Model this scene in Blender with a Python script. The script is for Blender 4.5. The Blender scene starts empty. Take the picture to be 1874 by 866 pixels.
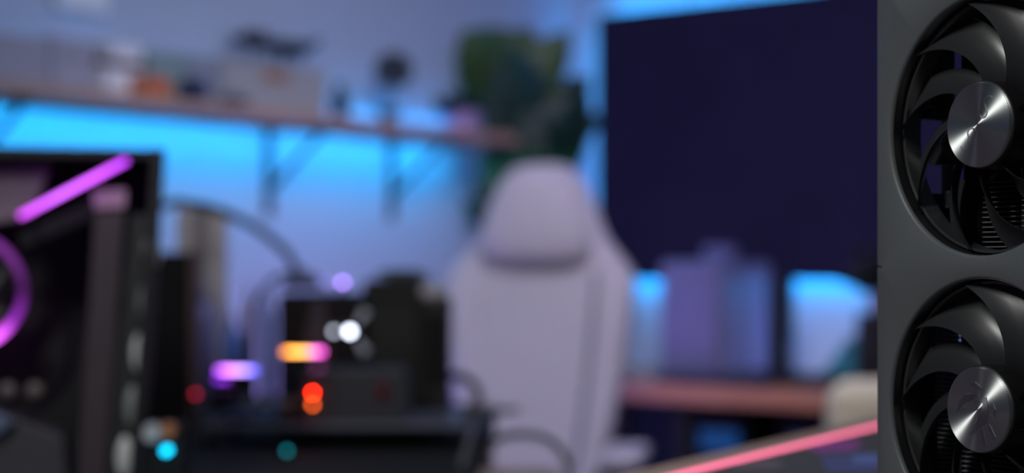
import bpy, bmesh, math, random
from mathutils import Vector, Matrix
random.seed(7)
SC = bpy.context.scene
COL = SC.collection
PI = math.pi

# ------------------------------------------------------------------ camera
F = 3000.0                       # focal length in pixels of the 1874 px wide frame
HC = 1.07                        # camera height
cam_d = bpy.data.cameras.new('camera')
cam = bpy.data.objects.new('camera', cam_d)
COL.objects.link(cam)
cam.location = (0, 0, HC)
cam.rotation_euler = (PI/2, 0, 0)
cam_d.sensor_width = 36
cam_d.lens = 36*F/1874
cam_d.shift_y = 57/1874
cam_d.clip_start = 0.02
cam_d.dof.use_dof = True
cam_d.dof.focus_distance = 0.598
cam_d.dof.aperture_fstop = 5.6
SC.camera = cam

# ------------------------------------------------------------------ view, world, lights
SC.view_settings.view_transform = 'Standard'
SC.view_settings.look = 'None'
SC.view_settings.gamma = 1
SC.view_settings.use_curve_mapping = False
SC.view_settings.exposure = 0.0


def lin(rgb):
    return tuple((c/255/12.92 if c <= 10 else ((c/255+0.055)/1.055)**2.4) for c in rgb)


W = bpy.data.worlds.new('room_light')
SC.world = W
W.use_nodes = True
W.node_tree.nodes['Background'].inputs[0].default_value = (0.40, 0.46, 0.68, 1)
W.node_tree.nodes['Background'].inputs[1].default_value = 0.10


def area(name, loc, target, size, energy, color, sy=None, spread=None):
    l = bpy.data.lights.new(name, 'AREA')
    l.shape = 'RECTANGLE'
    l.size = size
    l.size_y = sy or size
    l.energy = energy
    l.color = color
    if spread:
        l.spread = spread
    o = bpy.data.objects.new(name, l)
    COL.objects.link(o)
    o.location = loc
    o.rotation_euler = (Vector(target)-Vector(loc)).to_track_quat('-Z', 'Y').to_euler()
    return o


area('softbox', (-0.59, 0.04, 1.81), (0.17, 0.60, HC), 0.10, 7.5, (1, 1, 0.97), sy=0.30)
area('chair_fill', (0.1, 2.0, 2.55), (0.25, 4.2, 0.85), 0.7, 5.5, (0.98, 0.88, 0.95), spread=math.radians(75))  # added fill for the chair, no visible fixture
area('blue_wall_wash', (0.35, 2.7, 2.5), (-0.9, 4.0, 1.6), 0.8, 11.5, (0.48, 0.65, 1.0))  # added light that turns the left wall and shelf fronts bluer
area('bench_fill', (-0.15, 1.0, 1.75), (-0.45, 1.9, 0.9), 0.25, 1.7, (0.95, 0.95, 1.0))  # added fill over the electronics, source not seen
area('violet_wash', (-0.55, 4.3, 0.35), (-0.25, 5.1, 1.2), 0.25, 5.0, (0.45, 0.22, 1.0))  # added violet light for the corner wall, no lamp built
area('violet_fill', (0.8, 3.6, 2.6), (1.0, 4.9, 1.0), 0.5, 4.5, (0.42, 0.32, 1.0))  # added violet fill above the rear wall, source not seen
area('wall_patch_fill', (0.86, 4.72, 0.80), (0.95, 5.1, 0.92), 0.05, 0.35, (0.42, 0.50, 1.0))  # added light for the lavender patch of wall under the screen

# ------------------------------------------------------------------ room axes
A = Vector((0.607, 0.794, 0)).normalized()      # along the left wall, away from the camera
B = Vector((A.y, -A.x, 0))                      # along the rear wall, towards the right
C = Vector((0.192, 5.625, 0))                   # the room corner
RZ_L = math.atan2(A.y, A.x)                     # local x = A, local -y = out of the left wall
RZ_R = math.atan2(B.y, B.x)                     # local x = B, local -y = out of the rear wall


def at(px, py, Y):
    return Vector(((px-937)/F*Y, Y, HC+(490-py)/F*Y))


def zat(py, Y):
    return HC+(490-py)/F*Y


DZ = 0.74                        # height of the far desk


def on_left(px, out):
    """point (z=0) at distance out from the left wall that shows at column px; returns t, point"""
    k = (px-937)/F
    q = C+B*out
    t = (q.x-k*q.y)/(A.x-k*A.y)
    return t, q-A*t


def on_rear(px, out):
    k = (px-937)/F
    q = C-A*out
    s = (k*q.y-q.x)/(B.x-k*B.y)
    return s, q+B*s


# ------------------------------------------------------------------ materials
MATS = {}


def mat(name, rgb, rough=0.6, metal=0.0, emit=None, es=0.0, bump=0.0, bscale=60, spec=0.5, trans=0.0, coat=0.0):
    if name in MATS:
        return MATS[name]
    m = bpy.data.materials.new(name)
    m.use_nodes = True
    nt = m.node_tree
    p = nt.nodes['Principled BSDF']
    c = lin(rgb)
    p.inputs['Base Color'].default_value = (*c, 1)
    p.inputs['Roughness'].default_value = rough
    p.inputs['Metallic'].default_value = metal
    p.inputs['Specular IOR Level'].default_value = spec
    p.inputs['Transmission Weight'].default_value = trans
    p.inputs['Coat Weight'].default_value = coat
    if emit:
        p.inputs['Emission Color'].default_value = (*lin(emit), 1)
        p.inputs['Emission Strength'].default_value = es
    tc = nt.nodes.new('ShaderNodeTexCoord')
    nz = nt.nodes.new('ShaderNodeTexNoise')
    nz.inputs['Scale'].default_value = bscale
    nt.links.new(tc.outputs['Object'], nz.inputs['Vector'])
    mx = nt.nodes.new('ShaderNodeMix')
    mx.data_type = 'RGBA'
    mx.inputs[6].default_value = (*[v*0.88 for v in c], 1)
    mx.inputs[7].default_value = (*[min(1, v*1.1) for v in c], 1)
    nt.links.new(nz.outputs['Fac'], mx.inputs[0])
    nt.links.new(mx.outputs[2], p.inputs['Base Color'])
    if bump:
        b = nt.nodes.new('ShaderNodeBump')
        b.inputs['Strength'].default_value = bump
        b.inputs['Distance'].default_value = 0.002
        nt.links.new(nz.outputs['Fac'], b.inputs['Height'])
        nt.links.new(b.outputs[0], p.inputs['Normal'])
    MATS[name] = m
    return m


def wood(name, c1, c2, scale=6, stretch=(1, 12, 12), rough=0.5):
    m = bpy.data.materials.new(name)
    m.use_nodes = True
    nt = m.node_tree
    p = nt.nodes['Principled BSDF']
    p.inputs['Roughness'].default_value = rough
    tc = nt.nodes.new('ShaderNodeTexCoord')
    mp = nt.nodes.new('ShaderNodeMapping')
    mp.inputs['Scale'].default_value = stretch
    nz = nt.nodes.new('ShaderNodeTexNoise')
    nz.inputs['Scale'].default_value = scale
    nz.inputs['Detail'].default_value = 6
    cr = nt.nodes.new('ShaderNodeValToRGB')
    cr.color_ramp.elements[0].position = 0.3
    cr.color_ramp.elements[1].position = 0.7
    cr.color_ramp.elements[0].color = (*lin(c1), 1)
    cr.color_ramp.elements[1].color = (*lin(c2), 1)
    nt.links.new(tc.outputs['Object'], mp.inputs[0])
    nt.links.new(mp.outputs[0], nz.inputs['Vector'])
    nt.links.new(nz.outputs['Fac'], cr.inputs[0])
    nt.links.new(cr.outputs[0], p.inputs['Base Color'])
    return m


def glow_ramp(name, stops, strength, axis='X', lo=0.0, hi=1.0, radial=False):
    """light-emitting strip whose diodes change colour along its length (or round its ring)"""
    m = bpy.data.materials.new(name)
    m.use_nodes = True
    nt = m.node_tree
    p = nt.nodes['Principled BSDF']
    p.inputs['Base Color'].default_value = (0.02, 0.02, 0.02, 1)
    tc = nt.nodes.new('ShaderNodeTexCoord')
    sep = nt.nodes.new('ShaderNodeSeparateXYZ')
    nt.links.new(tc.outputs['Object'], sep.inputs[0])
    if radial:
        at2 = nt.nodes.new('ShaderNodeMath')
        at2.operation = 'ARCTAN2'
        nt.links.new(sep.outputs['Z'], at2.inputs[0])
        nt.links.new(sep.outputs['X'], at2.inputs[1])
        src = at2.outputs[0]
    else:
        src = sep.outputs[axis]
    mr = nt.nodes.new('ShaderNodeMapRange')
    mr.inputs[1].default_value = lo
    mr.inputs[2].default_value = hi
    nt.links.new(src, mr.inputs[0])
    cr = nt.nodes.new('ShaderNodeValToRGB')
    els = cr.color_ramp.elements
    while len(els) < len(stops):
        els.new(0.5)
    for e, (pos, c) in zip(els, stops):
        e.position = pos
        e.color = (*lin(c), 1)
    nt.links.new(mr.outputs[0], cr.inputs[0])
    nt.links.new(cr.outputs[0], p.inputs['Emission Color'])
    p.inputs['Emission Strength'].default_value = strength
    return m


# ------------------------------------------------------------------ mesh helpers
def obj(name, bm, m, parent=None, smooth=False, loc=None, bev=0.0):
    me = bpy.data.meshes.new(name)
    bmesh.ops.recalc_face_normals(bm, faces=bm.faces)
    bm.to_mesh(me)
    bm.free()
    for mm in (m if isinstance(m, (list, tuple)) else [m]):
        me.materials.append(mm)
    if smooth:
        for p in me.polygons:
            p.use_smooth = True
    o = bpy.data.objects.new(name, me)
    COL.objects.link(o)
    if parent:
        o.parent = parent
    if loc is not None:
        o.location = loc
    if bev:
        b = o.modifiers.new('edge', 'BEVEL')
        b.width = bev
        b.segments = 3
        b.limit_method = 'ANGLE'
        if smooth is False:
            for p in me.polygons:
                p.use_smooth = True
            w = o.modifiers.new('wn', 'WEIGHTED_NORMAL')
    return o


def tag(o, label, cat, group=None, kind=None):
    if label:
        o['label'] = label
    if cat:
        o['category'] = cat
    if group:
        o['group'] = group
    if kind:
        o['kind'] = kind
    return o


def thing(name, label, cat, loc, rz=0.0, group=None):
    o = bpy.data.objects.new(name, None)
    COL.objects.link(o)
    o.empty_display_size = 0.05
    o.location = loc
    o.rotation_euler = (0, 0, rz)
    return tag(o, label, cat, group)


def new():
    return bmesh.new()


def box(bm, x0, x1, y0, y1, z0, z1, mtx=None):
    vs = []
    for x in (x0, x1):
        for y in (y0, y1):
            for z in (z0, z1):
                v = Vector((x, y, z))
                if mtx:
                    v = mtx @ v
                vs.append(bm.verts.new(v))
    for f in ((0, 1, 3, 2), (4, 6, 7, 5), (0, 4, 5, 1), (2, 3, 7, 6), (0, 2, 6, 4), (1, 5, 7, 3)):
        bm.faces.new([vs[i] for i in f])
    return bm


def frame_for(d):
    d = d.normalized()
    u = d.cross(Vector((0, 0, 1)))
    if u.length < 1e-3:
        u = d.cross(Vector((1, 0, 0)))
    u.normalize()
    return u, u.cross(d).normalized()


def tube(bm, pts, r, seg=12, caps=True):
    pts = [Vector(p) for p in pts]
    rings = []
    n = len(pts)
    u = None
    for i, p in enumerate(pts):
        d = pts[min(i+1, n-1)]-pts[max(i-1, 0)]
        if u is None:
            u, w = frame_for(d)
        else:
            d.normalize()
            u = (u-d*u.dot(d)).normalized()
            w = u.cross(d).normalized()
        rr = r[i] if isinstance(r, (list, tuple)) else r
        rings.append([bm.verts.new(p+(u*math.cos(a)+w*math.sin(a))*rr)
                      for a in [2*PI*k/seg for k in range(seg)]])
    for a, b in zip(rings, rings[1:]):
        for k in range(seg):
            bm.faces.new((a[k], a[(k+1) % seg], b[(k+1) % seg], b[k]))
    if caps:
        bm.faces.new(rings[0])
        bm.faces.new(rings[-1][::-1])
    return bm


def spline(pts, n=8):
    pts = [Vector(p) for p in pts]
    P = [pts[0]*2-pts[1]]+pts+[pts[-1]*2-pts[-2]]
    out = []
    for i in range(1, len(P)-2):
        for k in range(n):
            t = k/n
            a, b, c, d = P[i-1], P[i], P[i+1], P[i+2]
            out.append(0.5*((2*b)+(c-a)*t+(2*a-5*b+4*c-d)*t*t+(3*b-a-3*c+d)*t**3))
    out.append(pts[-1])
    return out


def lathe(bm, prof, seg=32, c=(0, 0, 0), axis='Z', sx=1.0, sy=1.0, caps=True):
    """prof: (radius, height) pairs; closed at ends where radius is 0"""
    c = Vector(c)
    rings = []
    for r, h in prof:
        if r <= 1e-9:
            q = Vector((0, 0, h))
            if axis == 'Y':
                q = Vector((0, h, 0))
            rings.append([bm.verts.new(c+q)])
            continue
        ring = []
        for k in range(seg):
            a = 2*PI*k/seg
            q = Vector((r*math.cos(a)*sx, r*math.sin(a)*sy, h))
            if axis == 'Y':
                q = Vector((q.x, q.z, q.y))
            ring.append(bm.verts.new(c+q))
        rings.append(ring)
    for a, b in zip(rings, rings[1:]):
        for k in range(seg):
            k2 = (k+1) % seg
            if len(a) == 1 and len(b) > 1:
                bm.faces.new((a[0], b[k2], b[k]))
            elif len(b) == 1 and len(a) > 1:
                bm.faces.new((a[k], a[k2], b[0]))
            elif len(a) > 1:
                bm.faces.new((a[k], a[k2], b[k2], b[k]))
    for ring in (rings[0], rings[-1]):
        if caps and len(ring) > 1:
            try:
                bm.faces.new(ring)
            except ValueError:
                pass
    return bm


def prism(bm, outline, y0, y1):
    """outline in x,z extruded along y"""
    a = [bm.verts.new((x, y0, z)) for x, z in outline]
    b = [bm.verts.new((x, y1, z)) for x, z in outline]
    bm.faces.new(a)
    bm.faces.new(b[::-1])
    n = len(a)
    for i in range(n):
        bm.faces.new((a[i], a[(i+1) % n], b[(i+1) % n], b[i]))
    return bm


def copy_tree(o, parent=None):
    c = o.copy()
    COL.objects.link(c)
    c.parent = parent
    for ch in list(o.children):
        copy_tree(ch, c)
    return c


# ------------------------------------------------------------------ material list
m_wall = mat('wall_paint', (188, 198, 216), 0.75, bump=0.15, bscale=90)
m_floor = wood('floor_boards', (46, 42, 44), (64, 58, 58), 4)
m_black = mat('black_plastic', (22, 22, 24), 0.45)
m_matt = mat('matt_black', (12, 12, 13), 0.8)
m_dark = mat('dark_metal', (44, 45, 48), 0.4, metal=0.6)
m_iron = mat('shelf_iron', (30, 34, 48), 0.6)
m_shelf = wood('shelf_wood', (172, 138, 120), (200, 164, 146), 5, (1, 14, 14))
m_desk = wood('desk_wood', (176, 112, 84), (206, 142, 110), 5, (1, 12, 12))
m_oak = wood('pale_wood', (176, 150, 132), (200, 172, 152), 8, (1, 12, 12))
m_cyan = mat('cyan_strip', (20, 60, 80), emit=(30, 180, 255), es=42.0)
m_chair = mat('chair_fabric', (186, 178, 190), 0.9, bump=0.4, bscale=400)
m_chair2 = mat('chair_piping', (112, 106, 118), 0.85)
m_leaf = mat('leaf_green', (26, 96, 56), 0.5, bscale=20)
m_leafd = mat('leaf_dark', (12, 50, 38), 0.5, bscale=20)
m_leafy = mat('leaf_olive', (60, 88, 44), 0.5, bscale=20)
m_stem = mat('stem_green', (40, 70, 40), 0.6)

# ================================================================== SETTING
bm = new()
box(bm, -3.2, 4.2, -1.0, 6.2, -0.05, 0)
tag(obj('floor', bm, m_floor), None, None, kind='structure')
bm = new()
box(bm, -5.2, 0.1, 0, 0.1, 0, 2.7)
o = obj('wall_left', bm, m_wall, loc=C)
o.rotation_euler = (0, 0, RZ_L)
tag(o, None, None, kind='structure')
bm = new()
box(bm, 0, 4.0, 0, 0.1, 0, 2.7)
o = obj('wall_rear', bm, m_wall, loc=C)
o.rotation_euler = (0, 0, RZ_R)
tag(o, None, None, kind='structure')

# ================================================================== GRAPHICS CARD
m_shroud = mat('card_shroud', (84, 88, 90), 0.42, metal=0.0, bump=0.03, bscale=900, spec=0.4)
m_blade = mat('fan_blade', (42, 43, 45), 0.36, spec=0.6)
m_fin = mat('fin_metal', (118, 120, 124), 0.5, metal=0.3)
m_pcb = mat('card_board', (10, 11, 12), 0.6)
m_chip = mat('solder_silver', (150, 150, 152), 0.35, metal=0.8)


def brushed(name, rgb, rough=0.3, aniso=0.9):
    m = bpy.data.materials.new(name)
    m.use_nodes = True
    nt = m.node_tree
    p = nt.nodes['Principled BSDF']
    p.inputs['Base Color'].default_value = (*lin(rgb), 1)
    p.inputs['Metallic'].default_value = 1
    p.inputs['Roughness'].default_value = rough
    p.inputs['Anisotropic'].default_value = aniso
    p.inputs['Anisotropic Rotation'].default_value = 0.25
    t = nt.nodes.new('ShaderNodeTangent')
    t.direction_type = 'RADIAL'
    t.axis = 'Y'
    nt.links.new(t.outputs[0], p.inputs['Tangent'])
    # turning marks: fine concentric rings in the roughness
    tc = nt.nodes.new('ShaderNodeTexCoord')
    ln = nt.nodes.new('ShaderNodeVectorMath')
    ln.operation = 'LENGTH'
    nt.links.new(tc.outputs['Object'], ln.inputs[0])
    nz = nt.nodes.new('ShaderNodeTexNoise')
    nz.noise_dimensions = '1D'
    nz.inputs['Scale'].default_value = 4000
    nt.links.new(ln.outputs['Value'], nz.inputs['W'])
    mr = nt.nodes.new('ShaderNodeMapRange')
    mr.inputs[3].default_value = rough*0.8
    mr.inputs[4].default_value = rough*1.2
    nt.links.new(nz.outputs['Fac'], mr.inputs[0])
    nt.links.new(mr.outputs[0], p.inputs['Roughness'])
    return m


m_hub = brushed('turned_metal', (196, 200, 198), 0.5, 1.0)
m_etch = brushed('etched_metal', (150, 150, 154), 0.42, 0.8)

TH = math.radians(61)
CARD_X, CARD_Y = 0.1725, 0.604
Z1, Z2 = 0.1687, 0.0637            # fan centres above the card's lower end
R_H = 0.0488
card = thing('graphics_card', 'grey graphics card with two black cooling fans standing on end at the right',
             'graphics card', (CARD_X, CARD_Y, HC-0.116), -TH)
XL, XR, ZB, ZT = -0.0568, 0.062, 0.0, 0.2324
ZM = (Z1+Z2)/2


def shroud_mesh():
    bm = new()
    for zc, zlo, zhi in ((Z1, ZM, ZT), (Z2, ZB, ZM)):
        angs = [2*PI*k/144 for k in range(144)]
        for cx, cz in ((XL, zlo), (XL, zhi), (XR, zlo), (XR, zhi)):
            angs.append(math.atan2(cz-zc, cx) % (2*PI))
        angs = sorted(set(round(a, 6) for a in angs))

        def outer(a, ins):
            c, s = math.cos(a), math.sin(a)
            ts = []
            if c > 1e-9: ts.append((XR-ins)/c)
            if c < -1e-9: ts.append((XL+ins)/c)
            top = zhi-zc-(ins if zhi == ZT else 0)
            bot = zlo-zc+(ins if zlo == ZB else 0)
            if s > 1e-9: ts.append(top/s)
            if s < -1e-9: ts.append(bot/s)
            t = min(ts)
            return t*c, t*s
        prev = None
        first = None
        for a in angs:
            c, s = math.cos(a), math.sin(a)
            col = []
            ox, oz = outer(a, 0.0)
            ix, iz = outer(a, 0.0011)
            col.append(bm.verts.new((ox, 0.0013, zc+oz)))
            col.append(bm.verts.new((ix, 0.0, zc+iz)))
            for r, y in ((R_H+0.0006, 0.0), (R_H, 0.0004), (R_H-0.0006, 0.0012), (R_H-0.0006, 0.0022)):
                col.append(bm.verts.new((r*c, y, zc+r*s)))
            if prev:
                for i in range(len(col)-1):
                    bm.faces.new((prev[i], prev[i+1], col[i+1], col[i]))
            else:
                first = col
            prev = col
        for i in range(len(first)-1):
            bm.faces.new((prev[i], prev[i+1], first[i+1], first[i]))
    # short return walls round the rim, leaving the long sides open for the air
    box(bm, XL, XL+0.0012, 0.0013, 0.006, ZB, ZT)
    box(bm, XR-0.0012, XR, 0.0013, 0.012, ZB, ZT)
    box(bm, XL, XR, 0.0013, 0.040, ZB, ZB+0.0012)
    box(bm, XL, XR, 0.0013, 0.040, ZT-0.0012, ZT)
    bmesh.ops.remove_doubles(bm, verts=bm.verts, dist=1e-6)
    return bm


o = obj('shroud', shroud_mesh(), m_shroud, card)
for p in o.data.polygons:
    p.use_smooth = True
es = o.modifiers.new('split', 'EDGE_SPLIT')
es.split_angle = math.radians(50)

# fins, seen through the fans: horizontal plates in columns with air gaps between
for (fx0, fx1, fy0, zr) in ((0.004, 0.019, 0.017, ((0.006, 0.226),)), (0.0255, 0.0365, 0.017, ((0.006, 0.226),)), (0.0435, 0.053, 0.017, ((0.006, 0.226),)),
                            (-0.031, -0.003, 0.021, ((0.006, 0.150),)), (-0.050, -0.041, 0.024, ((0.006, 0.104), (0.205, 0.226)))):
    for za, zb_ in zr:
        bm = new()
        z = za
        while z < zb_:
            box(bm, fx0, fx1, fy0, 0.038, z, z+0.00035)
            z += 0.0019
        box(bm, fx0, fx0+0.0004, fy0+0.002, 0.038, za, zb_)
        obj('fin_stack', bm, m_fin, card)
for (x, y, r) in ((-0.036, 0.030, 0.0032), (0.001, 0.024, 0.003), (0.022, 0.018, 0.0026), (0.040, 0.018, 0.0026)):
    bm = new()
    tube(bm, [(x, y, 0.010), (x, y, 0.148 if x < -0.03 else 0.222)], r, 16)
    obj('heat_pipe', bm, m_black, card, smooth=True)
bm = new()
box(bm, -0.002, XR-0.002, 0.0385, 0.0400, 0.006, ZT-0.006)
box(bm, -0.030, -0.002, 0.0385, 0.0400, 0.006, 0.150)
obj('circuit_board', bm, m_pcb, card)
bm = new()
box(bm, -0.012, XR, 0.0405, 0.0425, 0.002, ZT-0.002)
obj('backplate', bm, m_dark, card)
# frame posts, connectors and screws between the fins
bm = new()
for (x0, x1, y0, y1, z0, z1) in ((-0.0555, -0.0525, 0.0155, 0.038, 0.004, 0.078), (-0.0555, -0.0525, 0.0155, 0.021, 0.078, 0.098), (-0.0555, -0.0525, 0.026, 0.038, 0.078, 0.098), (-0.040, -0.010, 0.031, 0.036, 0.142, 0.157), (-0.0555, -0.0525, 0.0155, 0.038, 0.098, 0.146), (-0.0555, -0.0525, 0.034, 0.038, 0.146, 0.176), (-0.0555, -0.0525, 0.0155, 0.038, 0.176, 0.228), (-0.047, -0.041, 0.020, 0.030, 0.1570, 0.1660),
                                 (-0.048, -0.044, 0.018, 0.030, 0.180, 0.216), (-0.033, -0.020, 0.019, 0.030, 0.118, 0.150),
                                 (-0.050, -0.041, 0.018, 0.030, 0.124, 0.140), (-0.044, -0.030, 0.020, 0.036, 0.1745, 0.180),
                                 (-0.030, -0.018, 0.020, 0.036, 0.188, 0.214)):
    box(bm, x0, x1, y0, y1, z0, z1)
obj('inner_frame', bm, m_matt, card)
for (x0, x1, z0, z1) in ((-0.034, -0.0315, 0.139, 0.146), (-0.037, -0.035, 0.1235, 0.128), (-0.030, -0.018, 0.1185, 0.1215), (0.006, 0.024, 0.1165, 0.1225),
                         (-0.044, -0.042, 0.182, 0.188), (-0.03, -0.027, 0.032, 0.036), (-0.026, -0.024, 0.020, 0.024)):
    bm = new()
    box(bm, x0, x1, 0.0150, 0.0175, z0, z1)
    obj('bracket_plate', bm, m_dark, card, bev=0.0006)
for (x, z, r) in ((0.0085, 0.1185, 0.0008), (0.0205, 0.121, 0.0008), (0.001, 0.1275, 0.0007), (-0.0335, 0.031, 0.0008), (-0.040, 0.125, 0.0007)):
    bm = new()
    lathe(bm, [(0, 0.0138), (r, 0.0142), (r, 0.0152), (0, 0.0152)], 12, (x, 0, z), axis='Y')
    obj('screw', bm, m_chip, card, smooth=True)


def blade_mesh(a0):
    bm = new()
    NU, NV = 18, 12
    r0, r1 = 0.0160, 0.0468
    top, bot = [], []
    for i in range(NU+1):
        u = i/NU
        r = r0+(r1-r0)*u
        ac = a0+math.radians(42)*u**1.15
        half = math.radians(11.0-2.2*u)
        rowt, rowb = [], []
        for j in range(NV+1):
            v = j/NV*2-1                      # -1 trailing/back edge, +1 leading/front edge
            a = ac+half*v+math.radians(5)*u*v
            y = 0.0088-0.0052*v+0.0021*(v*v-1)*(-1)*0.9
            y = y-0.0006*u
            th = 0.0006*(1-0.6*abs(v))+0.0003
            x, z = r*math.cos(a), r*math.sin(a)
            rowt.append(bm.verts.new((x, y-th, z)))
            rowb.append(bm.verts.new((x, y+th, z)))
        top.append(rowt)
        bot.append(rowb)
    for i in range(NU):
        for j in range(NV):
            bm.faces.new((top[i][j], top[i+1][j], top[i+1][j+1], top[i][j+1]))
            bm.faces.new((bot[i][j], bot[i][j+1], bot[i+1][j+1], bot[i+1][j]))
        bm.faces.new((top[i][0], bot[i][0], bot[i+1][0], top[i+1][0]))
        bm.faces.new((top[i][NV], top[i+1][NV], bot[i+1][NV], bot[i][NV]))
    for j in range(NV):
        bm.faces.new((top[0][j], top[0][j+1], bot[0][j+1], bot[0][j]))
        bm.faces.new((top[NU][j], bot[NU][j], bot[NU][j+1], top[NU][j+1]))
    return bm


def emblem_upper():
    bm = new()
    def ring(cx, cz, ro, ri, a0, a1):
        n = 14
        pts = [(cx+ro*math.cos(a0+(a1-a0)*i/n), cz+ro*math.sin(a0+(a1-a0)*i/n)) for i in range(n+1)]
        pts += [(cx+ri*math.cos(a1-(a1-a0)*i/n), cz+ri*math.sin(a1-(a1-a0)*i/n)) for i in range(n+1)]
        prism(bm, pts, -0.00008, 0.0001)
    ring(0.0030, 0.0042, 0.0022, 0.0015, PI*0.85, PI*2.3)
    ring(0.0058, 0.0078, 0.0026, 0.0019, PI*0.2, PI*1.4)
    ring(-0.0030, -0.0030, 0.0022, 0.0015, 0, PI*1.3)
    ring(-0.0062, -0.0068, 0.0026, 0.0019, PI*1.1, PI*2.3)
    return bm


def emblem_lower():
    bm = new()
    prism(bm, [(-0.0010, 0.0036), (0.0048, 0.0050), (0.0056, 0.0004), (0.0050, -0.0042), (0.0010, -0.0062), (-0.0042, -0.0094), (0.0006, -0.0034), (0.0026, 0.0000), (0.0028, 0.0028)], -0.0002, 0.0002)
    prism(bm, [(-0.0106, -0.0016), (-0.0088, 0.0026), (-0.0060, 0.0052), (-0.0010, 0.0056), (-0.0030, 0.0034), (-0.0072, 0.0016)], -0.0002, 0.0002)
    prism(bm, [(0.0076, 0.0036), (0.0092, 0.0008), (0.0088, -0.0024), (0.0076, 0.0000)], -0.0002, 0.0002)
    prism(bm, [(0.0016, -0.0076), (0.0030, -0.0068), (0.0046, -0.0126), (0.0030, -0.0130)], -0.0002, 0.0002)
    prism(bm, [(0.0052, -0.0056), (0.0062, -0.0050), (0.0092, -0.0094), (0.0080, -0.0104)], -0.0002, 0.0002)
    prism(bm, [(-0.0034, 0.0090), (-0.0010, 0.0100), (0.0022, 0.0080), (0.0006, 0.0078)], -0.0002, 0.0002)
    return bm


for zc, emb, a_off in ((Z1, emblem_upper, 0.0), (Z2, emblem_lower, 2.0)):
    bm = new()
    lathe(bm, [(R_H-0.0006, 0.0016), (R_H-0.0010, 0.0155), (R_H+0.0006, 0.0155), (R_H+0.0006, 0.0023)], 144, (0, 0, zc), axis='Y', caps=False)
    obj('fan_frame', bm, m_black, card, smooth=True).modifiers.new('s', 'EDGE_SPLIT').split_angle = math.radians(50)
    bm = new()
    lathe(bm, [(0, 0.000), (0.0155, 0.000), (0.0162, 0.0004), (0.0164, 0.0012), (0.0164, 0.0155), (0, 0.0155)], 72, axis='Y')
    fan = obj('fan', bm, m_black, card, smooth=True, loc=(0, 0, zc))
    fan.modifiers.new('s', 'EDGE_SPLIT').split_angle = math.radians(50)
    for k in range(9):
        obj('fan_blade', blade_mesh(math.radians(5+a_off+40*k)), m_blade, fan, smooth=True).modifiers.new('s', 'EDGE_SPLIT').split_angle = math.radians(60)
    bm = new()
    lathe(bm, [(0.0463, 0.0060), (0.0473, 0.0058), (0.0473, 0.0140), (0.0463, 0.0140), (0.0463, 0.0060)], 128, axis='Y', caps=False)
    obj('fan_ring', bm, m_blade, fan, smooth=True).modifiers.new('s', 'EDGE_SPLIT').split_angle = math.radians(50)
    bm = new()
    lathe(bm, [(0, -0.0014), (0.0153, -0.0014), (0.0157, -0.0011), (0.0157, 0.0001), (0.0150, 0.0001)], 96, axis='Y')
    o = obj('hub_cap', bm, m_hub, fan)
    o['label'] = 'brushed silver metal hub cap'
    bm = emb()
    o = obj('emblem', bm, m_etch, fan, loc=(0, -0.0014, 0))

# ================================================================== NEAR DESK
E = Vector((0.527, 0.85, 0)).normalized()
RD = math.atan2(E.y, E.x)           # local x along the lit edge, local -y to the right, over the table
dk = thing('standing_desk', 'pale wooden desk top under the grey desk mat with a glowing pink edge', 'desk', (0.274, 1.24, 0), RD)
DT = HC-0.118
bm = new()
box(bm, -1.10, 0.55, -0.85, 0.030, DT-0.027, DT-0.002)
obj('desk_top', bm, m_oak, dk, bev=0.003)
for lx in (-0.95, 0.4):
    bm = new()
    box(bm, lx-0.04, lx+0.04, -0.48, -0.40, 0.03, DT-0.027)
    obj('leg', bm, m_black, dk, bev=0.004)
    bm = new()
    box(bm, lx-0.045, lx+0.045, -0.78, -0.06, 0.0, 0.03)
    obj('foot', bm, m_black, dk, bev=0.006)
m_mat = mat('mat_cloth', (84, 86, 92), 0.85, bump=0.3, bscale=1500)
mt = thing('desk_mat', 'dark grey desk mat with a glowing pink light edge, under the graphics card', 'desk mat', (0.274, 1.24, DT-0.002), RD)
bm = new()
box(bm, -1.02, 0.47, -0.80, -0.013, 0, 0.002)
obj('cloth', bm, m_mat, mt)
m_pink = mat('pink_edge', (120, 40, 60), 0.4, emit=(240, 112, 146), es=2.1)
bm = new()
tube(bm, [(-1.02, -0.0110, 0.0020), (0.47, -0.0110, 0.0020)], 0.0020, 12)
obj('light_edge', bm, m_pink, mt, smooth=True)['label'] = 'glowing pink light edge'
def on_mat(px, py):
    Y = 0.118*F/(py-490)
    v = Vector(((px-937)/F*Y-0.274, Y-1.24, 0))
    return v.dot(E), v.dot(Vector((-E.y, E.x, 0)))


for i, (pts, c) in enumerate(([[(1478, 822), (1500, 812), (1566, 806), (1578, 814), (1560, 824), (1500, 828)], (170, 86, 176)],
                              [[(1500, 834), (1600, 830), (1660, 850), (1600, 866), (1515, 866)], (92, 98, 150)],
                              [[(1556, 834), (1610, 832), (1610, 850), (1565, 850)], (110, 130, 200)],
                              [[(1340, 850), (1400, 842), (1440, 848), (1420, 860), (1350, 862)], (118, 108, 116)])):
    bm = new()  # coloured glints on the mat, painted as flat patches
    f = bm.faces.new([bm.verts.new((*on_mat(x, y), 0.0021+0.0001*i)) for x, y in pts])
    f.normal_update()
    obj('glint_patch', bm, mat('print_%d' % i, c, 0.7), mt)

# ================================================================== GAMING CHAIR
CY = 4.2
cc = at(985, 490, CY)
ch = thing('gaming_chair', 'pale lavender grey gaming chair with a head pillow behind the electronics bench', 'chair', (cc.x, CY, 0), math.radians(-10))
PX = CY/F                           # metres per photo pixel at the chair


def zc_(py):
    return zat(py, CY)


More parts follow.
